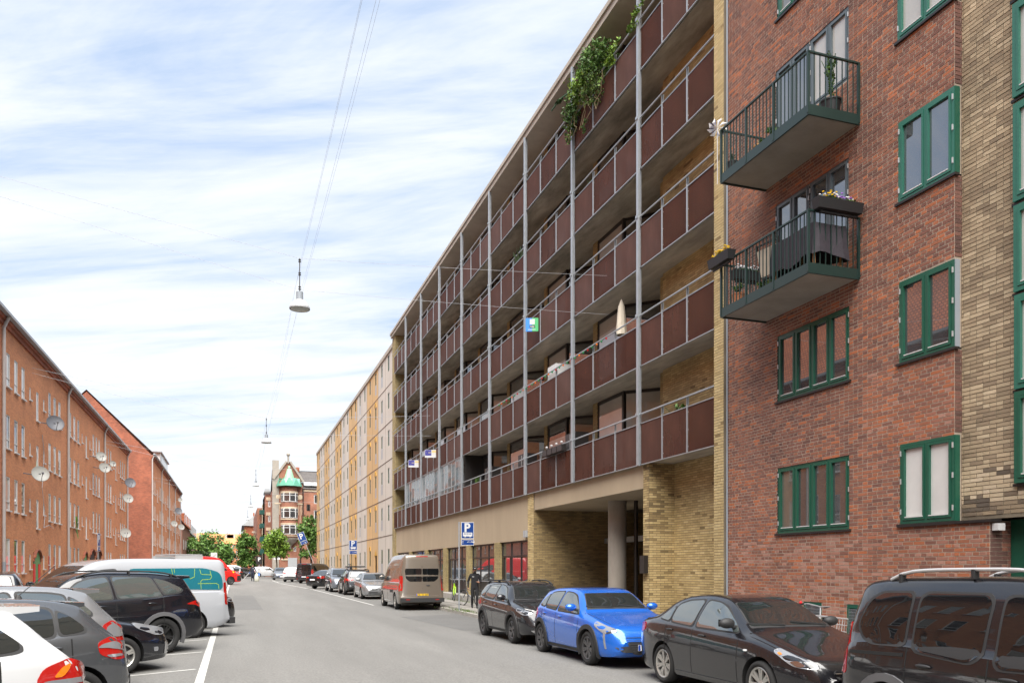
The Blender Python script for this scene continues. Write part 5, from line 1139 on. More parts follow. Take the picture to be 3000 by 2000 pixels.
    if t['rg']:
        a,b=t['rg']; patch(topf(.004),[(a[0]-.01,-a[1]-.03),(b[0]+.02,-b[1]-.03),(b[0]+.02,b[1]+.03),(a[0]-.01,a[1]+.03)],'rear_window_trim','trim',T,step=.035,thick=.01,rk=.15); patch(topf(.009),[(a[0],-a[1]),(b[0],-b[1]),(b[0],b[1]),(a[0],a[1])],'rear_window',rear_glass or glass,T,step=.035,thick=.006,rk=.2)
    for s in (-1,1):   # bonnet and tailgate gaps
        patch(topf(.0015),[(.30,s*.60),(.30,s*.612),(t['ws'][0][0]-.10,s*.742*t['W']/1.75),(t['ws'][0][0]-.10,s*.730*t['W']/1.75)],'bonnet_gap','underbody',body,rnd_=False,thick=.002)
    # front face
    if detail:
        fm=[(-.48,.62),(.48,.62),(.40,.42),(-.40,.42)]
        h=TPL[tpl]['top'][1][1]
        if grille=='bars':
            gq=patch(endf('f',.006),[(-.46,h-.02),(.46,h-.02),(.38,h-.17),(-.38,h-.17)],'grille','trim',T,thick=.01)
            for k in range(3): z=h-.05-.045*k; patch(endf('f',.016),[(-.42,z),(.42,z),(.42,z-.014),(-.42,z-.014)],'grille_bar','chrome',gq,rnd_=False,thick=.01)
        elif grille=='mesh':
            gq=patch(endf('f',.006),[(-.52,h-.04),(.52,h-.04),(.34,h-.40),(-.34,h-.40)],'grille','trim',T,thick=.01); 
            for k in range(8): z=h-.08-.04*k; w=.46-.02*k; patch(endf('f',.013),[(-w,z),(w,z),(w,z-.012),(-w,z-.012)],'grille_bar','rim_dark',gq,rnd_=False,thick=.008)
        else: patch(endf('f',.006),[(-.60,h-.06),(.60,h-.06),(.50,h-.42),(-.50,h-.42)],'grille','trim',T,thick=.01)
        patch(endf('f',.008),[(-.62,t['bot'][0][1]+.14),(.62,t['bot'][0][1]+.14),(.55,t['bot'][0][1]+.04),(-.55,t['bot'][0][1]+.04)],'lower_intake','trim',T,thick=.01)
        zr=TPL[tpl]['bot'][-1][1]
        patch(endf('r',.010),[(-.70,zr+.14),(.70,zr+.14),(.66,zr+.02),(-.66,zr+.02)],'rear_diffuser','trim',T,thick=.02)
        def plate(e,ztxt,yel=False,zc=.5):
            f=endf(e,.03); c=f(0,zc,0); sg=1 if e=='f' else -1; q=MB(); q.box(-.26,.26,-.055,.055,0,.008,M=Matrix.Translation(c)@Matrix(((0,0,sg,0),(sg,0,0,0),(0,1,0,0),(0,0,0,1)))); p=q.build('number_plate','plate_yellow' if yel else 'plate_white',T)
            M=Matrix.Translation(c)@Matrix(((0,0,sg,0),(sg,0,0,0),(0,1,0,0),(0,0,0,1)))
            q=MB(); q.box(-.257,-.215,-.052,.052,.0085,.0095,M=M); q.build('plate_band','plate_blue',p)
            if ztxt: text_mesh(ztxt,.105,'lettering','trim',p,M@Matrix.Translation((.02,0,.0105)),.002,.001)
        if plate_f is not None: plate('f',plate_f if plate_f!='w' else '',zc=h-.27)
        if plate_r is not None: plate('r',plate_r[1:] if plate_r[0]=='y' else '',plate_r[0]=='y',zc=(.62 if tpl in('van','hivan') else .70))
        # rear wrap of the tail lights
        if tpl not in ('van','hivan','mpv') and not rv:
            tz=[p[1] for p in (tl or t['tl'])]; a0,a1=max(tz)-.03,min(tz)+.02
            for s in (-1,1): patch(endf('r',.012),[(s*.38,a0-.03),(s*.62,a0),(s*.66,a1),(s*.42,a1+.03)],'taillight','red_lens',T,thick=.012)
    if antenna:
        xx,h_=antenna; X,_,Z=B_.def_(xx,0,B_.zt(xx,0)); q=MB(); q.lathe([(.045,0),(.03,.03),(.012,.05)],10,Matrix.Translation((X,0,Z-.005))); q.bar((X,0,Z+.03),(X-h_*.75,0,Z+h_*.72),.010,seg=6); q.build('antenna','trim',T)
    T['body_']=1; del T['body_']
    return T,B_,side,endf,topf
# ---- right kerb, facing the camera (front towards -Y): heading -90 deg
HD=-math.pi/2
def at_right(x_outer,W,yf_front,L): return x_outer+W/2, yf_front+L/2
c1=car('mpv','paint_black',6.28+.925,7.45-2.225,HD,'black high roofed family van with silver roof rails in the right foreground',glass='car_glass_dark',rails='alu',arch='grey',rim='rim_dark',plate_f=None,spokes=7,L=4.45,detail=2,cat='van')
c2=car('sedan','paint_black',6.60+.88,12.95-2.27,HD,'black four door saloon with ten spoke wheels parked behind the blue car',glass='car_glass_light',spokes=7,rim='rim_silver',rimk=.74,grille='bars',mirror='trim')
c3=car('hatch','paint_blue',6.38+.875,17.68-2.02,HD,'bright blue hatchback with black wheel arches',glass='car_glass_light',arch='b',rim='rim_dark',rimk=.7,grille='mesh',plate_f='DN',spokes=7)
c4=car('suv','paint_graphite',6.36+.89,22.3-2.09,HD,'dark grey small crossover parked just behind the blue hatchback',L=4.18,W=1.78,H=1.5,glass='car_glass_light',arch='b',rim='rim_dark',grille='big',rails='trim',R=.33)
c5=car('hivan','paint_beige',6.42+.95,33.6+2.5,math.pi/2,'tall beige brown van with yellow number plate parked facing away',cat='van',plate_r='yCR 22 009',glass='car_glass_dark',rim='rim_silver',name='parked_van',wins=[TPL['hivan']['win'][0]],tl=[(4.86,.78),(4.86,1.42),(4.99,1.42),(5.02,.78)])
# rear doors of the beige van: windows, lamps, handle
def rear_kit(c,zt=1.66,zb=1.20,split=True,gm='car_glass_dark',w=.72):
    T,B_,side,endf,topf=c; f=endf('r',.012)
    for s in (-1,1):
        a,b=s*.015,s*w; patch(f,[(a,zt),(b*.97,zt),(b,zt-.12),(b*.95,zb+.14),(b*.72,zb),(a,zb)],'rear_window',gm,T,thick=.012,rk=.2)
    if split: patch(endf('r',.004),[(-.006,zt+.25),(.006,zt+.25),(.006,.55),(-.006,.55)],'door_seam','underbody',T,rnd_=False,thick=.004)
    q=MB(); p=endf('r',.02)(-.25,1.02,0); q.sphere(p,(.02,.09,.025)); q.build('door_handle','trim',T)
    q=MB(); p=endf('r',.03)(.0,.43,0); q.box(p.x-.06,p.x+.10,-.92,.92,.33,.50); bm_=q.build('rear_bumper','trim',T)
    for s in (-.62,.62): q=MB(); q.box(p.x-.068,p.x-.06,s-.08,s+.08,.42,.45); q.build('reflector','red_lens',bm_)
    q=MB(); p=endf('r',.02)(0,B_.t['top'][-4][1]-.02,0); q.box(p.x-.0,p.x+.06,-.25,.25,p.z-.02,p.z+.02); q.build('brake_light','red_lens',T)
rear_kit(c5,zt=1.72,zb=1.18)
T,B_,side,endf,topf=c5
for s in (-1,1): patch(side(s,.012),[(3.0,.70),(3.7,.70),(3.7,.82),(3.0,.82)],'side_strip','trim',T,rnd_=False); patch(side(s,.004),[(2.4,1.22),(3.6,1.22),(3.6,1.72),(2.4,1.72)],'side_panel','paint_beige',T)
for s in (-1,1): patch(endf('r',.016),[(s*.80,1.42),(s*.90,1.42),(s*.92,.80),(s*.82,.80)],'taillight','red_lens',T,thick=.012)
c6=car('hatch','paint_silver',6.50+.86,45.4+1.0,HD,'silver hatchback half hidden behind the beige van',glass='car_glass_light',detail=1,mirror='paint_white',L=3.9,R=.31)
c7=car('suv','paint_graphite',6.32+.9,52.6,math.pi/2,'grey crossover with a roof box bar parked rear towards the viewer',L=4.3,W=1.8,H=1.58,detail=1,rails='trim',arch='b')
T=c7[0]; q=MB(); q.box(-.9,.9,-.55,.55,1.70,1.74); 
for s in (-.5,.5): q.tube([(-.9,s,1.76),(.9,s,1.76)],.02,6)
for x in (-.9,-.3,.3,.9): q.tube([(x,-.5,1.76),(x,.5,1.76)],.02,6)
o=q.build('roof_rack','trim',T)
c8=car('suv','paint_greyblue',6.05+.93,58.2,HD,'grey blue crossover facing the viewer beside the leaning sign',W=1.85,H=1.66,detail=1,glass='car_glass_light',hl=[(.07,.78),(.10,.92),(.62,.98),(.6,.88),(.25,.78)])
c9=car('sedan','paint_black',7.25,65.3,R_(42),'black saloon parked at an angle with its rear towards the road',detail=1,arch=False,W=1.8,glass='car_glass',spokes=5)
c10=car('van','paint_graphite',7.6,83.6,R_(58),'dark grey van with black rear window parked at an angle',cat='van',name='parked_van',detail=1,glass='car_glass_dark',plate_r='w')
rear_kit(c10,zt=1.74,zb=1.22,split=False)
T,B_,side,endf,topf=c10
for s in (-1,1): patch(endf('r',.016),[(s*.76,1.22),(s*.92,1.22),(s*.93,.86),(s*.78,.86)],'taillight','red_lens',T,thick=.012)
c11=car('suv','paint_white',6.1,89.8,R_(70),'white crossover half hidden behind the dark grey van',detail=1,L=4.3,H=1.6)
c12=car('hatch','paint_greyblue',5.1,101,HD,'grey hatchback facing the viewer beyond the dark van',detail=1,W=1.78,H=1.48,plate_f='w')
# ---- left side, nose to the terrace or to the street, in slanting bays
HA=math.pi/2-BA                       # heading towards the street
def bay(k,off=0,rear_out=True,L=4.1,tip=-.75,dy=0):
    e=Vector((-.69,16.06+3.07*k-1.535+dy)); c=e+bd*(tip+.69*0-L/2+.0); return c.x,c.y,(HA+math.pi if rear_out else HA)
def left(k,tpl,paint,label,rear_out=True,tip=-.4,dy=0,**kw):
    L=kw.get('L',TPL[tpl]['L']); x,y,h=bay(k,0,rear_out,L,tip,dy); return car(tpl,paint,x,y,h,label,L=L,**{k_:v for k_,v in kw.items() if k_!='L'})
d1=left(-2,'hatch','paint_white','white hatchback nearest in the bottom left corner',tip=-1.12,dy=1.3,L=4.3,H=1.58,W=1.82,glass='car_glass',tl=[(3.55,.78),(3.62,.90),(3.85,.97),(4.02,.90),(4.04,.74),(3.80,.74)])
d2=left(-1,'hatch','paint_darkgrey','dark grey hatchback with claw shaped rear lamps',tip=-1.10,dy=1.1,L=4.0,H=1.52,glass='car_glass',spokes=7,antenna=(3.0,.55))
d3=left(0,'hatch','paint_silver','silver hatchback with roof spoiler and whip aerial',tip=-1.42,dy=.4,L=3.85,H=1.62,glass='car_glass_light')
d4=left(1,'hatch','paint_navy','black hatchback parked nose out with chrome grille edge',rear_out=False,tip=-.98,L=4.3,H=1.46,grille='bars',glass='car_glass',dy=-.25,hl=[(.05,.66),(.10,.77),(.66,.90),(.60,.79),(.25,.64)])
d5=left(2,'suv','paint_navy','black off-road styled crossover with grey wheel arches',tip=-.45,arch='grey',rim='rim_black',rails='trim',R=.385,H=1.76,glass='car_glass_light',dy=-.15,tl=[(4.12,1.0),(4.40,1.08),(4.545,1.02),(4.555,.94),(4.48,.93),(4.36,.985)])
d6=left(3,'van','paint_vanwhite','white delivery van with teal side graphics',tip=.08,cat='van',name='parked_van',L=5.3,H=2.06,glass='car_glass_light',wins=[TPL['van']['win'][0]],tl=[(4.90,.80),(4.90,1.36),(5.00,1.36),(5.03,.80)],dy=.3)
T,B_,side,endf,topf=d6
g=patch(side(1,.005),[(2.50,1.24),(2.50,1.70),(4.40,1.72),(4.80,1.62),(4.88,1.45),(4.88,1.17)],'graphic_panel','teal_wrap',T,thick=.003,rk=.5)
def gl(pts):
    for (a,b) in zip(pts[:-1],pts[1:]):
        dx,dz=b[0]-a[0],b[1]-a[1]; l=math.hypot(dx,dz); nx,nz=-dz/l*.006,dx/l*.006; patch(side(1,.0075),[(a[0]-nx,a[1]-nz),(b[0]-nx,b[1]-nz),(b[0]+nx,b[1]+nz),(a[0]+nx,a[1]+nz)],'graphic_line','lime_line',g,rnd_=False,thick=.002)
gl([(3.55,1.70),(3.57,1.56),(3.62,1.52),(3.95,1.52),(4.0,1.47)]); gl([(3.62,1.70),(3.62,1.60)]); gl([(4.15,1.70),(4.12,1.50),(4.0,1.45)]); gl([(4.28,1.69),(4.30,1.58),(4.34,1.56),(4.58,1.55)]); gl([(4.55,1.66),(4.58,1.50),(4.54,1.44),(4.32,1.43),(4.28,1.38),(4.28,1.2)]); gl([(4.2,1.335),(4.70,1.335),(4.76,1.30),(4.76,1.20)])
rear_kit(d6,zt=1.7,zb=1.24,w=.7)
q=MB(); q.box(-.4,.4,-.5,.5,0,.03,M=Matrix.Translation((-1.7,0,2.15))); 
for x in (-1.9,-1.2): q.box(x-.03,x+.03,-.7,.7,1.97,2.05)
for s in (-.6,.6): q.box(-2.05,-1.3,s-.02,s+.02,2.05,2.14)
q.build('roof_ladder_rack','alu',T)
d7=left(4,'suv','paint_black','black crossover with its nose beyond the white van',rear_out=False,tip=.35,detail=1,H=1.62,dy=.3)
d8=left(5,'hatch','paint_graphite','dark hatchback beyond the black crossover nose',rear_out=True,tip=-.6,detail=1)
d9=left(6,'hatch','paint_white','white hatchback with red lamps beyond the white van',rear_out=True,tip=-.3,detail=1,tl=[(3.52,.72),(3.55,1.02),(3.9,1.05),(4.03,.8)])
d10=left(8,'suv','paint_white','white crossover with red lamps and wider rear on the left',rear_out=True,tip=-.4,detail=1)
d11=left(11,'suv','paint_black','black crossover farther down the left bays',rear_out=True,tip=-.5,detail=1)
d12=left(15,'hatch','paint_white','small white car nose out before the red van',rear_out=False,tip=-.2,detail=1)
d13=left(21,'hivan','paint_red','red delivery van parked nose out on the left',rear_out=False,tip=.9,cat='van',name='parked_van',L=6.0,H=2.55,R=.36,detail=1,glass='car_glass_light',wins=[TPL['hivan']['win'][0]],rim='rim_dark')
T,B_,side,endf,topf=d13
patch(endf('f',.02),[(-.8,.62),(.8,.62),(.8,.34),(-.8,.34)],'front_bumper','trim',T); 
for s in (-1,1): patch(side(s,.012),[(.02,.34),(.03,.78),(.42,.74),(.42,.34)],'front_bumper','trim',T); patch(side(s,.008),[(.62,1.0),(.70,1.12),(.80,1.12),(.76,.98)],'emblem','plate_yellow',T)
# parked against the wall side, seen between the near cars
k1=car('suv','paint_black',-7.5,31,R_(100),'black car roof just visible before the left terrace',detail=0)
# cars on the far square
f1=car('suv','paint_black',-1.2,112,R_(100),'dark crossover beyond the red van on the square',detail=1)
f2=car('suv','paint_white',4.35,128,R_(8),'white crossover standing crosswise at the street end',detail=1,L=4.5)
f3=car('suv','paint_black',1.0,118,R_(60),'dark car behind the man with the sack',detail=1,H=1.5)
f4=car('van','paint_white',-.4,140,R_(3),'white van with green side graphics on the far square',cat='van',name='parked_van',detail=1,wins=[TPL['van']['win'][0]],glass='car_glass')
T,B_,side,endf,topf=f4; patch(side(-1,.006),[(2.4,1.2),(2.4,1.62),(4.0,1.70),(4.7,1.60),(4.7,1.3)],'green_graphic','wrap_green',T,thick=.003)
# spoiler, lamps and details on the near left cars
T,B_,side,endf,topf=d1
def spoiler(c,m,x0,x1,w,dz,tip=.10,up=.02):
    T,B_,side,endf,topf=c; q=MB(); n=10; A=[];Bq=[]
    for i in range(n+1):
        y=-w+2*w*i/n; X0,_,_=B_.def_(x0,y,0); X1,_,_=B_.def_(x1,y,0); z=B_.zt(x0,y*.95)*B_.sz; e=1-.35*(abs(y)/w)**3; A.append((X0,y*B_.sy,z+dz)); Bq.append((X1-tip*1.7*e,y*B_.sy,z+dz-up*.5))
    for i in range(n):
        q.face([A[i],A[i+1],Bq[i+1],Bq[i]]); q.face([(*A[i][:2],A[i][2]-.09),(*Bq[i][:2],Bq[i][2]-.045),(*Bq[i+1][:2],Bq[i+1][2]-.045),(*A[i+1][:2],A[i+1][2]-.09)]); q.face([Bq[i],Bq[i+1],(*Bq[i+1][:2],Bq[i+1][2]-.045),(*Bq[i][:2],Bq[i][2]-.045)])
    for i in (0,n): q.face([A[i],Bq[i],(*Bq[i][:2],Bq[i][2]-.045),(*A[i][:2],A[i][2]-.09)])
    q.build('spoiler',m,T,smooth=40)
spoiler(d1,'paint_white',3.28,3.52,.56,.016,.16); spoiler(d2,'paint_darkgrey',3.34,3.5,.54,.010,.06); spoiler(d3,'paint_silver',3.30,3.5,.55,.014,.16); spoiler(d5,'paint_navy',4.02,4.22,.62,.01,.12)
patch(d2[2](1,.0125),[(3.60,.86),(3.66,.90),(3.84,.93),(3.96,.86),(3.985,.80),(3.86,.83),(3.72,.855)],'lens_insert','clear_lens',d2[0],thick=.003); patch(d2[2](1,.0125),[(3.70,.775),(3.92,.775),(3.94,.745),(3.75,.74)],'lens_insert','clear_lens',d2[0],thick=.003)
patch(d3[2](1,.0125),[(3.66,.80),(3.68,.90),(3.80,.95),(3.94,.86),(3.96,.77),(3.83,.76)],'lens_insert','clear_lens',d3[0],thick=.003)
patch(d1[2](1,.0125),[(3.60,.755),(3.62,.80),(4.02,.80),(4.03,.76),(3.80,.75)],'lens_insert','clear_lens',d1[0],thick=.003); patch(d1[2](1,.0135),[(3.70,.82),(3.78,.90),(3.86,.93),(3.84,.88),(3.78,.82)],'indicator','orange_lens',d1[0],thick=.003)
T,B_,side,endf,topf=d4
patch(endf('f',.022),[(-.62,.70),(-.60,.72),(-.30,.66),(.30,.66),(.60,.72),(.62,.70),(.30,.64),(-.30,.64)],'chrome_strip','chrome',T,rnd_=False)
for s in (-1,1):
    patch(side(s,.012),[(.06,.30),(.05,.52),(.085,.52),(.10,.30)],'chrome_strip','chrome',T,rnd_=False); patch(side(s,.010),[(.22,.36),(.22,.44),(.30,.44),(.30,.36)],'fog_lamp','clear_lens',T)
T,B_,side,endf,topf=c3
for s in (-1,1): patch(side(s,.010),[(.22,.66),(.26,.66),(.20,.36),(.17,.36)],'light_strip','clear_lens',T,rnd_=False); patch(side(s,.009),[(.10,.66),(.14,.69),(.20,.66),(.18,.64)],'lens_insert','trim',T,thick=.002)
patch(endf('f',.012),[(-.70,.42),(.70,.42),(.52,.30),(-.52,.30)],'lower_intake','trim',T)
T,B_,side,endf,topf=c4
for s in (-1,1): patch(side(s,.009),[(.05,.93),(.30,.97),(.30,.955),(.05,.915)],'light_strip','plate_white',T,rnd_=False)
patch(endf('f',.016),[(-.70,.40),(.70,.40),(.62,.33),(-.62,.33)],'skid_plate','alu',T,rnd_=False)
T,B_,side,endf,topf=c1
for s in (-1,1):
    patch(side(s,.006),[(3.50,.985),(4.26,.955),(4.26,.99),(3.50,1.02)],'slide_rail','underbody',T,rnd_=False)
    for w in TPL['mpv']['win']:
        lo=sorted(w,key=lambda p:p[1])[:4]
T,B_,side,endf,topf=c2
for s in (-1,1): patch(side(s,.0125),[(.14,.64),(.26,.70),(.36,.68),(.24,.62)],'lens_insert','chrome',T,thick=.003); patch(side(s,.0125),[(.50,.765),(.56,.79),(.58,.775),(.52,.75)],'indicator','orange_lens',T,thick=.003)
patch(side(-1,.01),[(1.16,.74),(1.24,.74),(1.24,.765),(1.16,.765)],'side_marker','plate_white',T,thick=.006)
# ================= PEOPLE =================
def figure(name,loc,rz,joints,edges,label,clothes,scale=1,head=None):
    """joints: name->(x,y,z,r); one skinned body; the figure faces -Y in its own frame"""
    T=empty(name,loc,rz,label,'person'); T.scale=(scale,)*3
    me=bpy.data.meshes.new('body'); ks=list(joints); me.from_pydata([joints[k][:3] for k in ks],[(ks.index(a),ks.index(b)) for a,b in edges],[])
    o=bpy.data.objects.new('tmp',me); C.objects.link(o); md=o.modifiers.new('s','SKIN'); sv=me.skin_vertices[0].data
    for i,k in enumerate(ks): r=joints[k][3]; sv[i].radius=(r,r) if not isinstance(r,tuple) else r
    sv[ks.index('pelvis')].use_root=True
    o.modifiers.new('u','SUBSURF').levels=2; bpy.context.view_layer.update(); m2=bpy.data.meshes.new_from_object(o.evaluated_get(bpy.context.evaluated_depsgraph_get())); bpy.data.objects.remove(o)
    m2.materials.clear(); 
    for m in clothes['mats']: m2.materials.append(MATS[m])
    for p in m2.polygons: p.material_index=clothes['fn'](p.center)
    m2.shade_smooth(); link(m2,'body',T); return T
J={'pelvis':(0,0,.93,(.15,.11)),'spine':(0,.01,1.12,(.15,.105)),'chest':(0,.0,1.32,(.185,.12)),'neck':(0,-.01,1.47,.06),'chin':(0,-.03,1.54,.055),'head':(0,-.03,1.61,(.078,.095)),'crown':(0,-.02,1.70,.07),
 'shL':(.17,.01,1.41,.07),'elL':(.25,.02,1.15,.052),'wrL':(.17,-.18,1.10,.036),'haL':(.10,-.25,1.13,.038),
 'shR':(-.17,.01,1.41,.07),'elR':(-.27,.06,1.14,.05),'wrR':(-.27,-.02,.92,.034),'haR':(-.26,-.04,.83,.036),
 'hipL':(.09,0,.88,.10),'knL':(.10,-.10,.50,.068),'anL':(.10,-.04,.10,.048),'toL':(.10,-.18,.04,.042),
 'hipR':(-.09,0,.88,.10),'knR':(-.10,-.02,.49,.068),'anR':(-.10,.14,.14,.048),'toR':(-.10,.02,.05,.042)}
Eg=[('pelvis','spine'),('spine','chest'),('chest','neck'),('neck','chin'),('chin','head'),('head','crown'),('chest','shL'),('shL','elL'),('elL','wrL'),('wrL','haL'),('chest','shR'),('shR','elR'),('elR','wrR'),('wrR','haR'),('pelvis','hipL'),('hipL','knL'),('knL','anL'),('anL','toL'),('pelvis','hipR'),('hipR','knR'),('knR','anR'),('anR','toR')]
def fnb(c):
    if c.z>1.50: return 1
    if (c.x>0 and c.y<-.20 and 1.0<c.z<1.25) or (c.x<-.2 and c.z<.88 and c.z>.7): return 1
    return 0
def fingers(T,hand,dirv,m='skin'):
    for i in range(5):
        q=MB(); h=Vector(hand); d=Vector(dirv); sd=d.cross(Vector((0,0,1))).normalized() if abs(d.z)<.9 else Vector((0,1,0)); o_=sd*(.012*(i-1.7)); l=(.055,.068,.072,.066,.045)[i]
        if i==4: o_=sd*.035*1; d=(d+sd*.6).normalized()
        a=h+o_; b=a+d*l*.55; c=b+(d*.6+Vector((0,-.35,-.1))).normalized()*l*.5; q.tube([a,b,c],.008,6); q.build('finger',m,T)
P1=figure('person',(9.2,32.0,gz(32)+.12),R_(-12),J,Eg,'person in black clothes and cap walking on the pavement looking at a phone',{'mats':['cloth_black','skin'],'fn':fnb},.97)
fingers(P1,(.10,-.27,1.13),(-.5,-.8,.1)); fingers(P1,(-.26,-.05,.81),(0,-.15,-1))
q=MB(); q.box(-.0,.035,-.33,-.25,1.13,1.145); q.build('phone','frame_dark',P1)
q=MB(); q.sphere((0,-.02,1.685),(.092,.108,.075),14,8); q.lathe([(.001,1.66),(.10,1.655),(.10,1.648)],12,Matrix.Translation((0,-.09,0))); cp=q.build('cap','cloth_black',P1,smooth=50); q=MB(); q.box(-.03,.03,-.132,-.125,1.68,1.70); q.build('cap_badge','sign_white',cp)
q=MB(); q.sphere((0,-.075,1.555),(.05,.045,.045),10,6); q.build('beard','trim',P1)
q=MB()
for s in (-1,1): q.sphere((s*.03,-.118,1.615),.009,6,4)
q.build('eyes','frame_dark',P1); q=MB(); q.sphere((0,-.128,1.59),(.012,.02,.02),6,4); q.build('nose','skin',P1)
q=MB(); q.box(-.11,-.03,-.130,-.122,1.33,1.35); q.build('chest_print','sign_white',P1)
J2=dict(J); J2.update({'elL':(.27,.02,1.15,.05),'wrL':(.36,-.05,.95,.034),'haL':(.38,-.06,.87,.036),'elR':(-.27,.03,1.14,.05),'wrR':(-.34,-.03,.93,.034),'haR':(-.36,-.04,.85,.036)})
mat('navy_cloth',(.008,.011,.028),.8,.2,6); mat('glove_blue',(.12,.25,.7),.5); mat('sack',(.5,.5,.42),.6,.25,5)
def fn2(c):
    if c.z>1.50: return 1
    if abs(c.x)>.28 and c.z<.93: return 2
    return 0
P2=figure('person',(1.75,92,gz(92)),R_(0),J2,Eg,'person in navy work clothes and blue gloves carrying a full sack in the road',{'mats':['navy_cloth','skin','glove_blue'],'fn':fn2},1.03)
q=MB(); q.box(-.02,.10,-.13,-.122,1.33,1.37); q.build('chest_print','sign_white',P2); q=MB(); q.sphere((0,-.01,1.67),(.085,.10,.07),12,7); q.build('hair','bark',P2)
s=empty('sack',(2.15,91.9,gz(92)),0,'pale full rubbish sack held by the person in the road','sack'); q=MB(); q.lathe([(.001,0),(.22,.03),(.27,.2),(.25,.45),(.16,.75),(.06,.92),(.09,1.0)],14); q.build('bag','sack',s,smooth=60); q=MB(); q.box(.12,.32,-.2,-.05,.62,.88); q.build('blue_bottle','glove_blue',s)
s=tag(empty('litter_picker',(1.35,91.9,gz(92)+.25)),'pale litter picker held low by the person in the road','tool'); q=MB(); q.bar((0,0,.62),(-.55,-.1,0),.035); q.build('stick','sign_white',s)
P3=figure('person',(8.6,66.0,gz(66)+.12),R_(150),J,Eg,'person in dark clothes with only head and shoulders above the parked cars',{'mats':['cloth_black','skin'],'fn':fnb},1.05)
q=MB(); q.sphere((0,.0,1.67),(.09,.11,.08),12,7); q.build('hair','trim',P3)
# ================= BICYCLES =================
def bike(loc,rz,m,label,basket=None,sc=1,kid=False,tyre='tyre',group=None,lean=6,wm='tyre'):
    T=empty('bicycle',loc,rz,label,'bicycle',group); T.rotation_euler=(R_(lean),0,rz); T.scale=(sc,)*3; R=.34; wb=1.08
    for x in (0,wb):
        q=MB(); n=24
        q.lathe([(R-.03,-.015),(R,-.012),(R,.012),(R-.03,.015),(R-.035,0),(R-.03,-.015)],28,Matrix.Translation((x,0,R))@Matrix.Rotation(R_(90),4,'X')); w=q.build('wheel',wm,T,smooth=50); q=MB()
        for i in range(14): a=2*math.pi*i/14; q.bar((x,0,R),(x+(R-.03)*math.cos(a),0,R+(R-.03)*math.sin(a)),.005,seg=3,cap=False)
        q.build('spokes','steel',w)
        q=MB(); pts=[(x+(R+.03)*math.cos(R_(a)),0,R+(R+.03)*math.sin(R_(a))) for a in range(10,190,20)]; q.tube(pts,.02,5); q.build('mudguard',m,T)
    q=MB(); bb_=(.46,0,.28); st=(.36,0,.82); hd=(.93,0,.86)
    for a,b,r in ((bb_,st,.018),(bb_,(.90,0,.62),.02),((.40,0,.58),(.91,0,.76),.016),(bb_,(0,0,R),.012),((.38,0,.70),(0,0,R),.010),((.90,0,.60),hd,.022),((.90,0,.60),(wb,0,R),.016)): q.bar(a,b,r*2,seg=8)
    q.build('frame',m,T); q=MB(); q.tube([hd,(.91,0,1.03)],.014,6); q.tube([(.72,-.28,1.05),(.86,-.25,1.07),(.92,0,1.04),(.86,.25,1.07),(.72,.28,1.05)],.013,6); q.build('handlebar','steel',T)
    for s in (-1,1): q=MB(); q.tube([(.66,.285*s,1.045),(.78,.27*s,1.06)],.02,6); q.build('grip','frame_dark',T)
    q=MB(); q.sphere((.32,0,.90),(.15,.085,.045)); q.bar(st,(.34,0,.88),.025); q.build('saddle','frame_dark',T)
    q=MB(); q.lathe([(.08,-.005),(.085,0),(.08,.005)],14,Matrix.Translation((.46,-.03,.28))@Matrix.Rotation(R_(90),4,'X')); q.bar((.46,-.06,.28),(.56,-.06,.14),.02); q.bar((.46,.06,.28),(.36,.06,.42),.02); q.build('crank','steel',T)
    if basket:
        q=MB(); x0,x1,y0,y1,z0,z1=basket[:6]
        for z in (z0,(z0+z1)/2,z1): q.tube([(x0,y0,z),(x1,y0,z),(x1,y1,z),(x0,y1,z),(x0,y0,z)],.008 if z<z1 else .014,5)
        for i in range(7): x=x0+(x1-x0)*i/6; q.bar((x,y0,z0),(x,y0,z1),.007); q.bar((x,y1,z0),(x,y1,z1),.007); q.bar((x,y0,z0),(x,y1,z0),.007)
        for i in range(5): yy=y0+(y1-y0)*i/4; q.bar((x0,yy,z0),(x0,yy,z1),.007); q.bar((x1,yy,z0),(x1,yy,z1),.007)
        q.build('basket',basket[6],T)
    return T
mat('lime',(.42,.68,.02),.4); mat('bike_red',(.6,.01,.02),.4); mat('bike_white',(.7,.7,.7),.4)
bike((10.05,38.6,gz(38.6)+.12),R_(80),'lime','lime green bicycle with a front basket by the shop door',basket=(.95,1.25,-.16,.16,.78,.98,'frame_dark'))
bike((9.9,33.8,gz(34)+.12),R_(115),'rim_dark','dark grey bicycle standing behind the walking person')
bike((10.2,44.8,gz(45)+.12),R_(60),'bike_red','red bicycle nearer the shop piers',sc=.85,wm='bike_white'); bike((10.2,46.2,gz(46)+.12),R_(50),'bike_red','second red bicycle behind the first one',sc=.85)
bk=bike((10.35,13.7,.12),R_(-91),'bike_white','white bicycle with a wire basket against the red brick wall',basket=(1.0,1.42,-.22,.22,.62,.86,'alu'),lean=-7)
q=MB(); q.sphere((.70,-.29,1.08),.03); q.build('bell','bike_red',bk)
for i in range(7): bike((4.9+.25*i+.1*(i%2),122+.4*i,gz(120)),R_(70+12*(i%3)),['rim_dark','wood','bike_white','rim_dark'][i%4],'bicycle in the tangle of parked bicycles at the street end',group='bicycles at the street end')
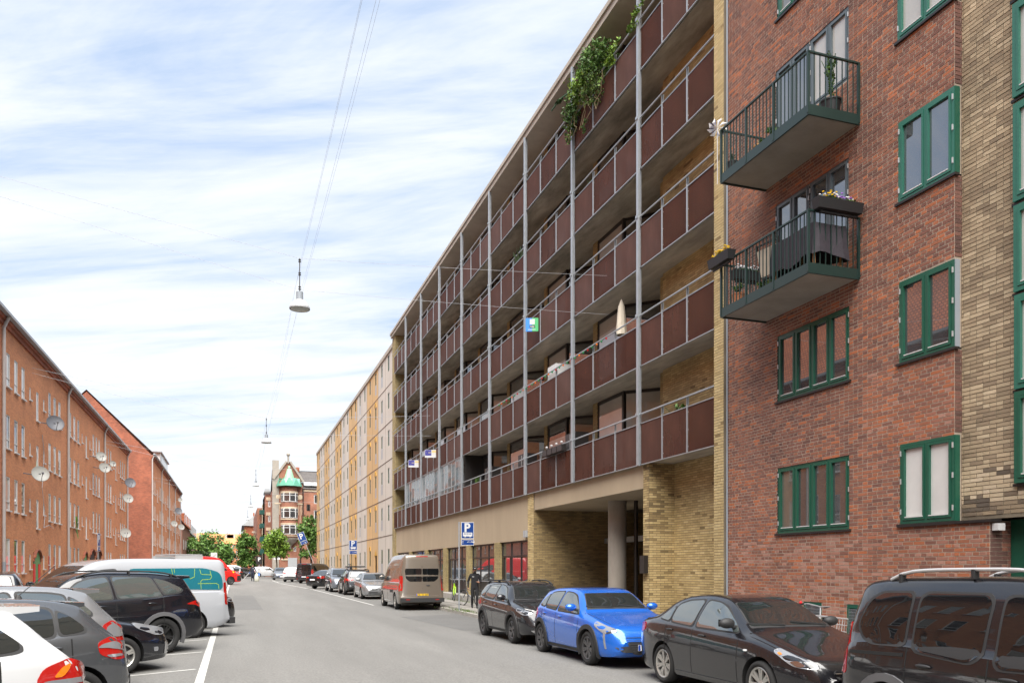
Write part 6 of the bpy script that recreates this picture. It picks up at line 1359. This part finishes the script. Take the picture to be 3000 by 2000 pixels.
# ================= PLANTS AND THINGS ON BALCONIES =================
def pot(loc,r,h,m,label,leaf,lr,n=160,ls=.08,cat='plant',name='potted_plant',lean=(0,0),droop=0,fl=None):
    T=empty(name,loc,0,label,cat); q=MB(); q.lathe([(.001,0),(r*.75,0),(r,h*.92),(r*1.08,h*.92),(r*1.08,h),(r*.9,h),(r*.88,h*.9),(.001,h*.88)],16); q.build('pot',m,T,smooth=40)
    rr=random.Random(int(loc[0]*100+loc[1]*37)); q=MB()
    for i in range(5): q.tube([(0,0,h*.9),(lr[0]*.4*rr.uniform(-1,1),lr[1]*.4*rr.uniform(-1,1),h+lr[2]*.9),(lr[0]*rr.uniform(-1,1),lr[1]*rr.uniform(-1,1),h+lr[2]*1.5)],.006,4)
    q.build('stem','leaf_dark',T); q=MB(); leafcloud(q,(lean[0],lean[1],h+lr[2]),(lr[0]*.7,lr[1]*.7,lr[2]*.8),n,ls,rr,clumps=max(5,n//14)); q.build('foliage',leaf,T,kind='stuff')
    if fl:
        q=MB()
        for i in range(26): q.sphere((rr.gauss(0,lr[0]*.6),rr.gauss(0,lr[1]*.6),h+lr[2]+rr.gauss(0,.03)),.02,5,3)
        q.build('flowers',fl,T,kind='stuff')
    return T
mat('foliage_small',(.1,.2,.03),.6,tone=[(.03,.07,.01),(.06,.14,.02),(.12,.22,.04)])
zb=10.07+.165
pot((10.55,12.62,zb),.19,.36,'black_plastic','tall leafy plant in a black pot on the upper balcony','foliage_small',(.14,.14,.55),220,.06)
pot((10.3,14.35,zb),.20,.32,'basket','wide straw pot plant on the upper balcony','foliage_small',(.2,.2,.10),140,.07); pot((10.25,13.95,zb),.14,.24,'terracotta','terracotta pot with spiky green plant on the upper balcony','foliage_small',(.14,.14,.18),120,.09)
pot((9.98,14.95,zb),.11,.24,'black_plastic','small black pot at the outer corner of the upper balcony','leaf_dry',(.06,.06,.1),30,.04)
zb=7.21+.165
pot((10.05,14.85,zb),.13,.28,'terracotta','terracotta pot with green plant on the lower balcony','foliage_small',(.15,.15,.12),140,.06); pot((10.3,14.2,zb),.13,.12,'black_plastic','bushy green plant in a black pot on the lower balcony','foliage_small',(.25,.22,.16),220,.06)
def box_planter(loc,rz,l,label,fl,n=60):
    T=empty('flower_box',loc,rz,label,'flower box'); q=MB(); w=.10
    P=[(-l/2,-w*.8,0),(l/2,-w*.8,0),(l/2,w*.8,0),(-l/2,w*.8,0),(-l/2-.03,-w,.19),(l/2+.03,-w,.19),(l/2+.03,w,.19),(-l/2-.03,w,.19)]; q.v+=P
    for f in ((0,3,2,1),(0,1,5,4),(1,2,6,5),(2,3,7,6),(3,0,4,7)): q.f.append(f); q.t.append(0)
    q.face([(-l/2,-w*.95,.17),(l/2,-w*.95,.17),(l/2,w*.95,.17),(-l/2,w*.95,.17)]); q.build('trough','black_plastic',T)
    q=MB(); q.box(-l*.42,l*.42,-.02,.02,-.06,-.03); q.build('bracket','black_plastic',T); rr=random.Random(3+int(loc[1]*10)); q=MB(); leafcloud(q,(0,0,.22),(l*.42,.07,.04),220,.05,rr,clumps=24); q.build('foliage','foliage_small',T,kind='stuff')
    for m,k in fl:
        q=MB()
        for i in range(n//len(fl)): q.sphere((rr.uniform(-l*.45,l*.45) if k is None else rr.uniform(*k),rr.gauss(0,.05),.25+abs(rr.gauss(0,.035))),(.022,.022,.012),6,3)
        q.build('flowers',m,T,kind='stuff')
    return T
zr=7.21+1.12
box_planter((10.38,12.22,zr+.02),0,.95,'dark flower box with white flowers on the near end of the lower balcony rail',[('flower_white',None),('flower_purple',(0,.3)),('flower_yellow',(-.3,-.05))]); box_planter((9.72,14.98,zr-.04),R_(90),.72,'dark flower box with yellow flowers on the outer rail corner',[('flower_yellow',None)]); box_planter((10.35,15.02,zr-.30),0,.62,'dark flower box with white flowers hung inside the lower balcony',[('flower_white',None)])
T=empty('covered_table',(10.30,12.95,zb),0,'dark cloth draped over a table on the lower balcony','table'); q=MB()
n=14; rr=random.Random(5); gr=[]
for i in range(n+1):
    row=[]
    for j in range(7):
        u=-.62+1.24*i/n; v=-.36+.72*j/6; e=max(abs(u)/.62,abs(v)/.36); z=.80-.02*rr.random(); row.append((v,u,z))
    gr.append(row)
for i in range(n):
    for j in range(6): q.face([gr[i][j],gr[i+1][j],gr[i+1][j+1],gr[i][j+1]])
per=[gr[i][0] for i in range(n+1)]+[gr[n][j] for j in range(1,7)]+[gr[i][6] for i in range(n-1,-1,-1)]+[gr[0][j] for j in range(5,0,-1)]
low=[(p[0]*1.10+.02*math.sin(k*1.9),p[1]*1.06+.03*math.cos(k*1.7),.20+.05*math.sin(k*.7)) for k,p in enumerate(per)]
for k in range(len(per)): k2=(k+1)%len(per); q.face([per[k],per[k2],low[k2],low[k]])
q.build('cloth','cloth_cover',T,smooth=40); q=MB()
for x,y in ((-.3,-.55),(-.3,.55),(.3,-.55),(.3,.55)): q.bar((x,y,0),(x,y,.75),.04)
q.build('leg','wood',T)
T=empty('folding_chair',(10.15,13.75,zb),R_(10),'pale folded garden chair leaning on the lower balcony','chair'); q=MB(); M=Matrix.Rotation(R_(-14),4,'Y'); q.box(-.02,.02,-.26,.26,.35,.85,M=M); q.build('back_panel','canvas',T); q=MB(); 
for y in (-.28,.28): q.bar((.05,y,0),(-.22,y,.95),.03)
for z in (.3,.6,.92): q.bar((.05-.27*z/.95,-.28,z),(.05-.27*z/.95,.28,z),.03)
q.build('frame','frame_dark',T)
T=empty('pinwheel',(9.78,15.22,11.30),0,'blue and white pinwheel on the upper balcony corner','pinwheel'); q=MB(); q.bar((0,0,-1.2),(0,0,0),.012); q.build('stick','sign_white',T); mat('pin_blue',(.02,.08,.42),.4)
for i in range(9):
    a=2*math.pi*i/9; M=Matrix.Rotation(R_(-30),4,'Z')@Matrix.Rotation(a,4,'Y'); q=MB(); q.face([M@Vector(p) for p in ((0,0,0),(.04,-.03,.12),(.10,-.0,.20),(.0,.02,.17))]); b=q.build('blade','sign_white',T); q=MB(); q.face([M@Vector(p) for p in ((.005,-.004,.03),(.04,-.035,.10),(.07,-.028,.15),(.03,.0,.15))]); q.build('stripe','pin_blue',b)
# hanging garden on the top balcony
T=empty('balcony_garden',(10.9,24.0,16.05),0,'lush green climbing plants spilling over the top brown balcony','plant'); rr=random.Random(11)
def foliage(T,c,r,n,s,m,cl=None): q=MB(); leafcloud(q,c,r,n,s,rr,clumps=cl or max(6,n//20)); q.build('foliage',m,T,kind='stuff')
foliage(T,(-.05,-.35,1.85),(.60,.8,.55),1700,.10,'foliage_small'); foliage(T,(-.15,.6,1.55),(.5,.6,.55),1100,.12,'foliage_lime'); foliage(T,(-.22,-.35,1.0),(.38,.55,.5),1000,.08,'foliage_mix'); foliage(T,(-.25,1.35,1.15),(.3,.4,.6),650,.10,'foliage_small'); foliage(T,(-.2,1.55,.6),(.2,.25,.55),380,.08,'foliage_mix'); foliage(T,(-.15,-1.5,1.35),(.15,.7,.35),260,.10,'foliage_lime'); foliage(T,(-.15,.5,.2),(.07,.25,.35),90,.08,'foliage_small'); foliage(T,(-.1,-2.9,1.5),(.15,.7,.25),160,.1,'foliage_lime')
for k in range(7):
    q=MB(); y0=rr.uniform(-1.6,1.6); pts=[(-.1,y0,1.3)]; 
    for i in range(6): pts.append((-.12-.03*i+rr.uniform(-.05,.05),y0+rr.uniform(-.2,.2),1.25-.22*i))
    q.tube(pts,.008,4); q.build('vine','leaf_dry',T)
q=MB(); q.tube([(-.2,1.5,1.9),(-.3,2.2,2.0),(-.35,2.9,1.95)],.02,4); b=q.build('branch','leaf_dark',T); q=MB(); leafcloud(q,(-.3,2.3,1.97),(.12,.6,.08),120,.09,rr); q.build('needles','foliage_deep',T,kind='stuff')
T=empty('spiky_plant',(10.95,31.6,13.25+1.1),0,'small spiky plant on the fourth balcony rail','plant'); q=MB()
for i in range(14): a=rr.uniform(0,6.28); q.face([(0,rr.uniform(-.5,.5),0),(.0,rr.uniform(-.5,.5)*.9+.05,0),(.2*math.cos(a),.6*math.sin(a)*.8,.45+rr.random()*.2)])
q.build('leaves','foliage_small',T)
T=empty('parasol',(11.15,22.6,7.85),0,'folded cream parasol on the second balcony row','parasol'); q=MB(); q.tube([(0,0,0),(0,0,2.15)],.02,6); q.build('pole','alu',T); q=MB(); q.lathe([(.17,1.15),(.16,1.3),(.13,1.7),(.10,2.0),(.03,2.2),(.001,2.25)],9); q.build('canopy','canvas',T)
# light string and small things on the rails
T=empty('light_string',(0,0,0),0,'string of coloured bulbs along the second balcony rail','light string'); q=MB(); ys=[23+.35*i for i in range(32)]; q.tube([(10.84,y,9.0-.04*(i%2)+.03) for i,y in enumerate(ys)],.006,3); q.build('cord','frame_dark',T)
for i,y in enumerate(ys): q=MB(); q.sphere((10.83,y,8.97),.035,6,4); q.build('bulb',['bulb_red','bulb_green','orange_lens','bulb_green'][i%4],T)
T=empty('rail_planters',(10.80,27.2,6.0),0,'row of black planters on the lowest balcony rail','flower box'); 
for i in range(4): q=MB(); q.box(-.12,.06,-.9+.48*i,-.48+.48*i,-.02,.2); q.build('trough','frame_dark',T); q=MB(); q.sphere((-.03,-.7+.48*i,.30),.05,6,4); q.build('ornament','lamp_white',T)
for (x,y,z,w,d,h,m,l) in ((11.3,26.4,5.05,.5,.9,1.55,'frame_dark','black cabinet standing on the lowest balcony'),(11.25,27.9,7.85,.6,.8,1.45,'frame_white','white air conditioning box on the second balcony row'),(11.3,31.5,5.05,.5,.9,1.5,'frame_dark','dark cupboard on the lowest balcony farther left'),(11.3,36.0,5.05,.5,.9,1.5,'frame_dark','third dark cupboard on the lowest balcony')):
    T=empty('balcony_cabinet',(x,y,z),0,l,'cabinet'); q=MB(); q.box(-w/2,w/2,-d/2,d/2,0,h); q.build('case',m,T); q=MB(); q.box(-w/2-.012,-w/2-.002,-.01,.01,.05,h-.05); q.box(-w/2-.03,-w/2-.003,.03,.05,h*.5,h*.62); q.build('handle','alu',T)
# grass tufts at the kerb
q=MB(); rr=random.Random(2)
for (cx,cy,sx,sy,n) in ((8.35,30.8,.2,1.2,260),(10.35,39,.12,2.2,200),(8.35,24,.08,3,160),(10.4,34,.1,1.5,120)):
    for i in range(n):
        x,y=cx+rr.gauss(0,sx),cy+rr.gauss(0,sy); z=gz(y)+.12; h=rr.uniform(.03,.11); a=rr.random()*6.28; q.face([(x-.01*math.cos(a),y-.01*math.sin(a),z),(x+.01*math.cos(a),y+.01*math.sin(a),z),(x+rr.gauss(0,.03),y+rr.gauss(0,.03),z+h)])
q.build('grass','grass',None,kind='stuff')

mb=MB(); mb.face([(1.2,8.0,.004),(3.6,8.4,.004),(3.5,12.5,gz(12.5)+.004),(1.3,12.2,.004)]); mb.build('road_patch','asphalt_patch',kind='structure')
mb=MB(); mb.face([(-.2,36,gz(36)+.004),(1.1,36,gz(36)+.004),(1.0,52,gz(52)+.004),(-.1,52,gz(52)+.004)]); mb.build('road_patch','asphalt_patch',kind='structure')
PL=[(11.15,19.2,0,'leafy plant above the lowest rail in front of the yellow recess'),(11.15,28.6,2,'green plant above the third balcony rail beside the estate board'),(11.15,38.2,0,'bushy plant above the lowest balcony rail right of the glazed part'),(11.15,33.2,1,'green plant above the second balcony rail'),(11.15,42.6,2,'small plant above the third balcony rail toward the far end'),(11.15,24.6,3,'tall plant behind the fourth balcony rail near the parasol column')]
for x,y,k,l in PL: pot((x,y,4.85+2.8*k+.2),.16,.5,'terracotta',l,'foliage_small',(.28,.35,.42),260,.09)
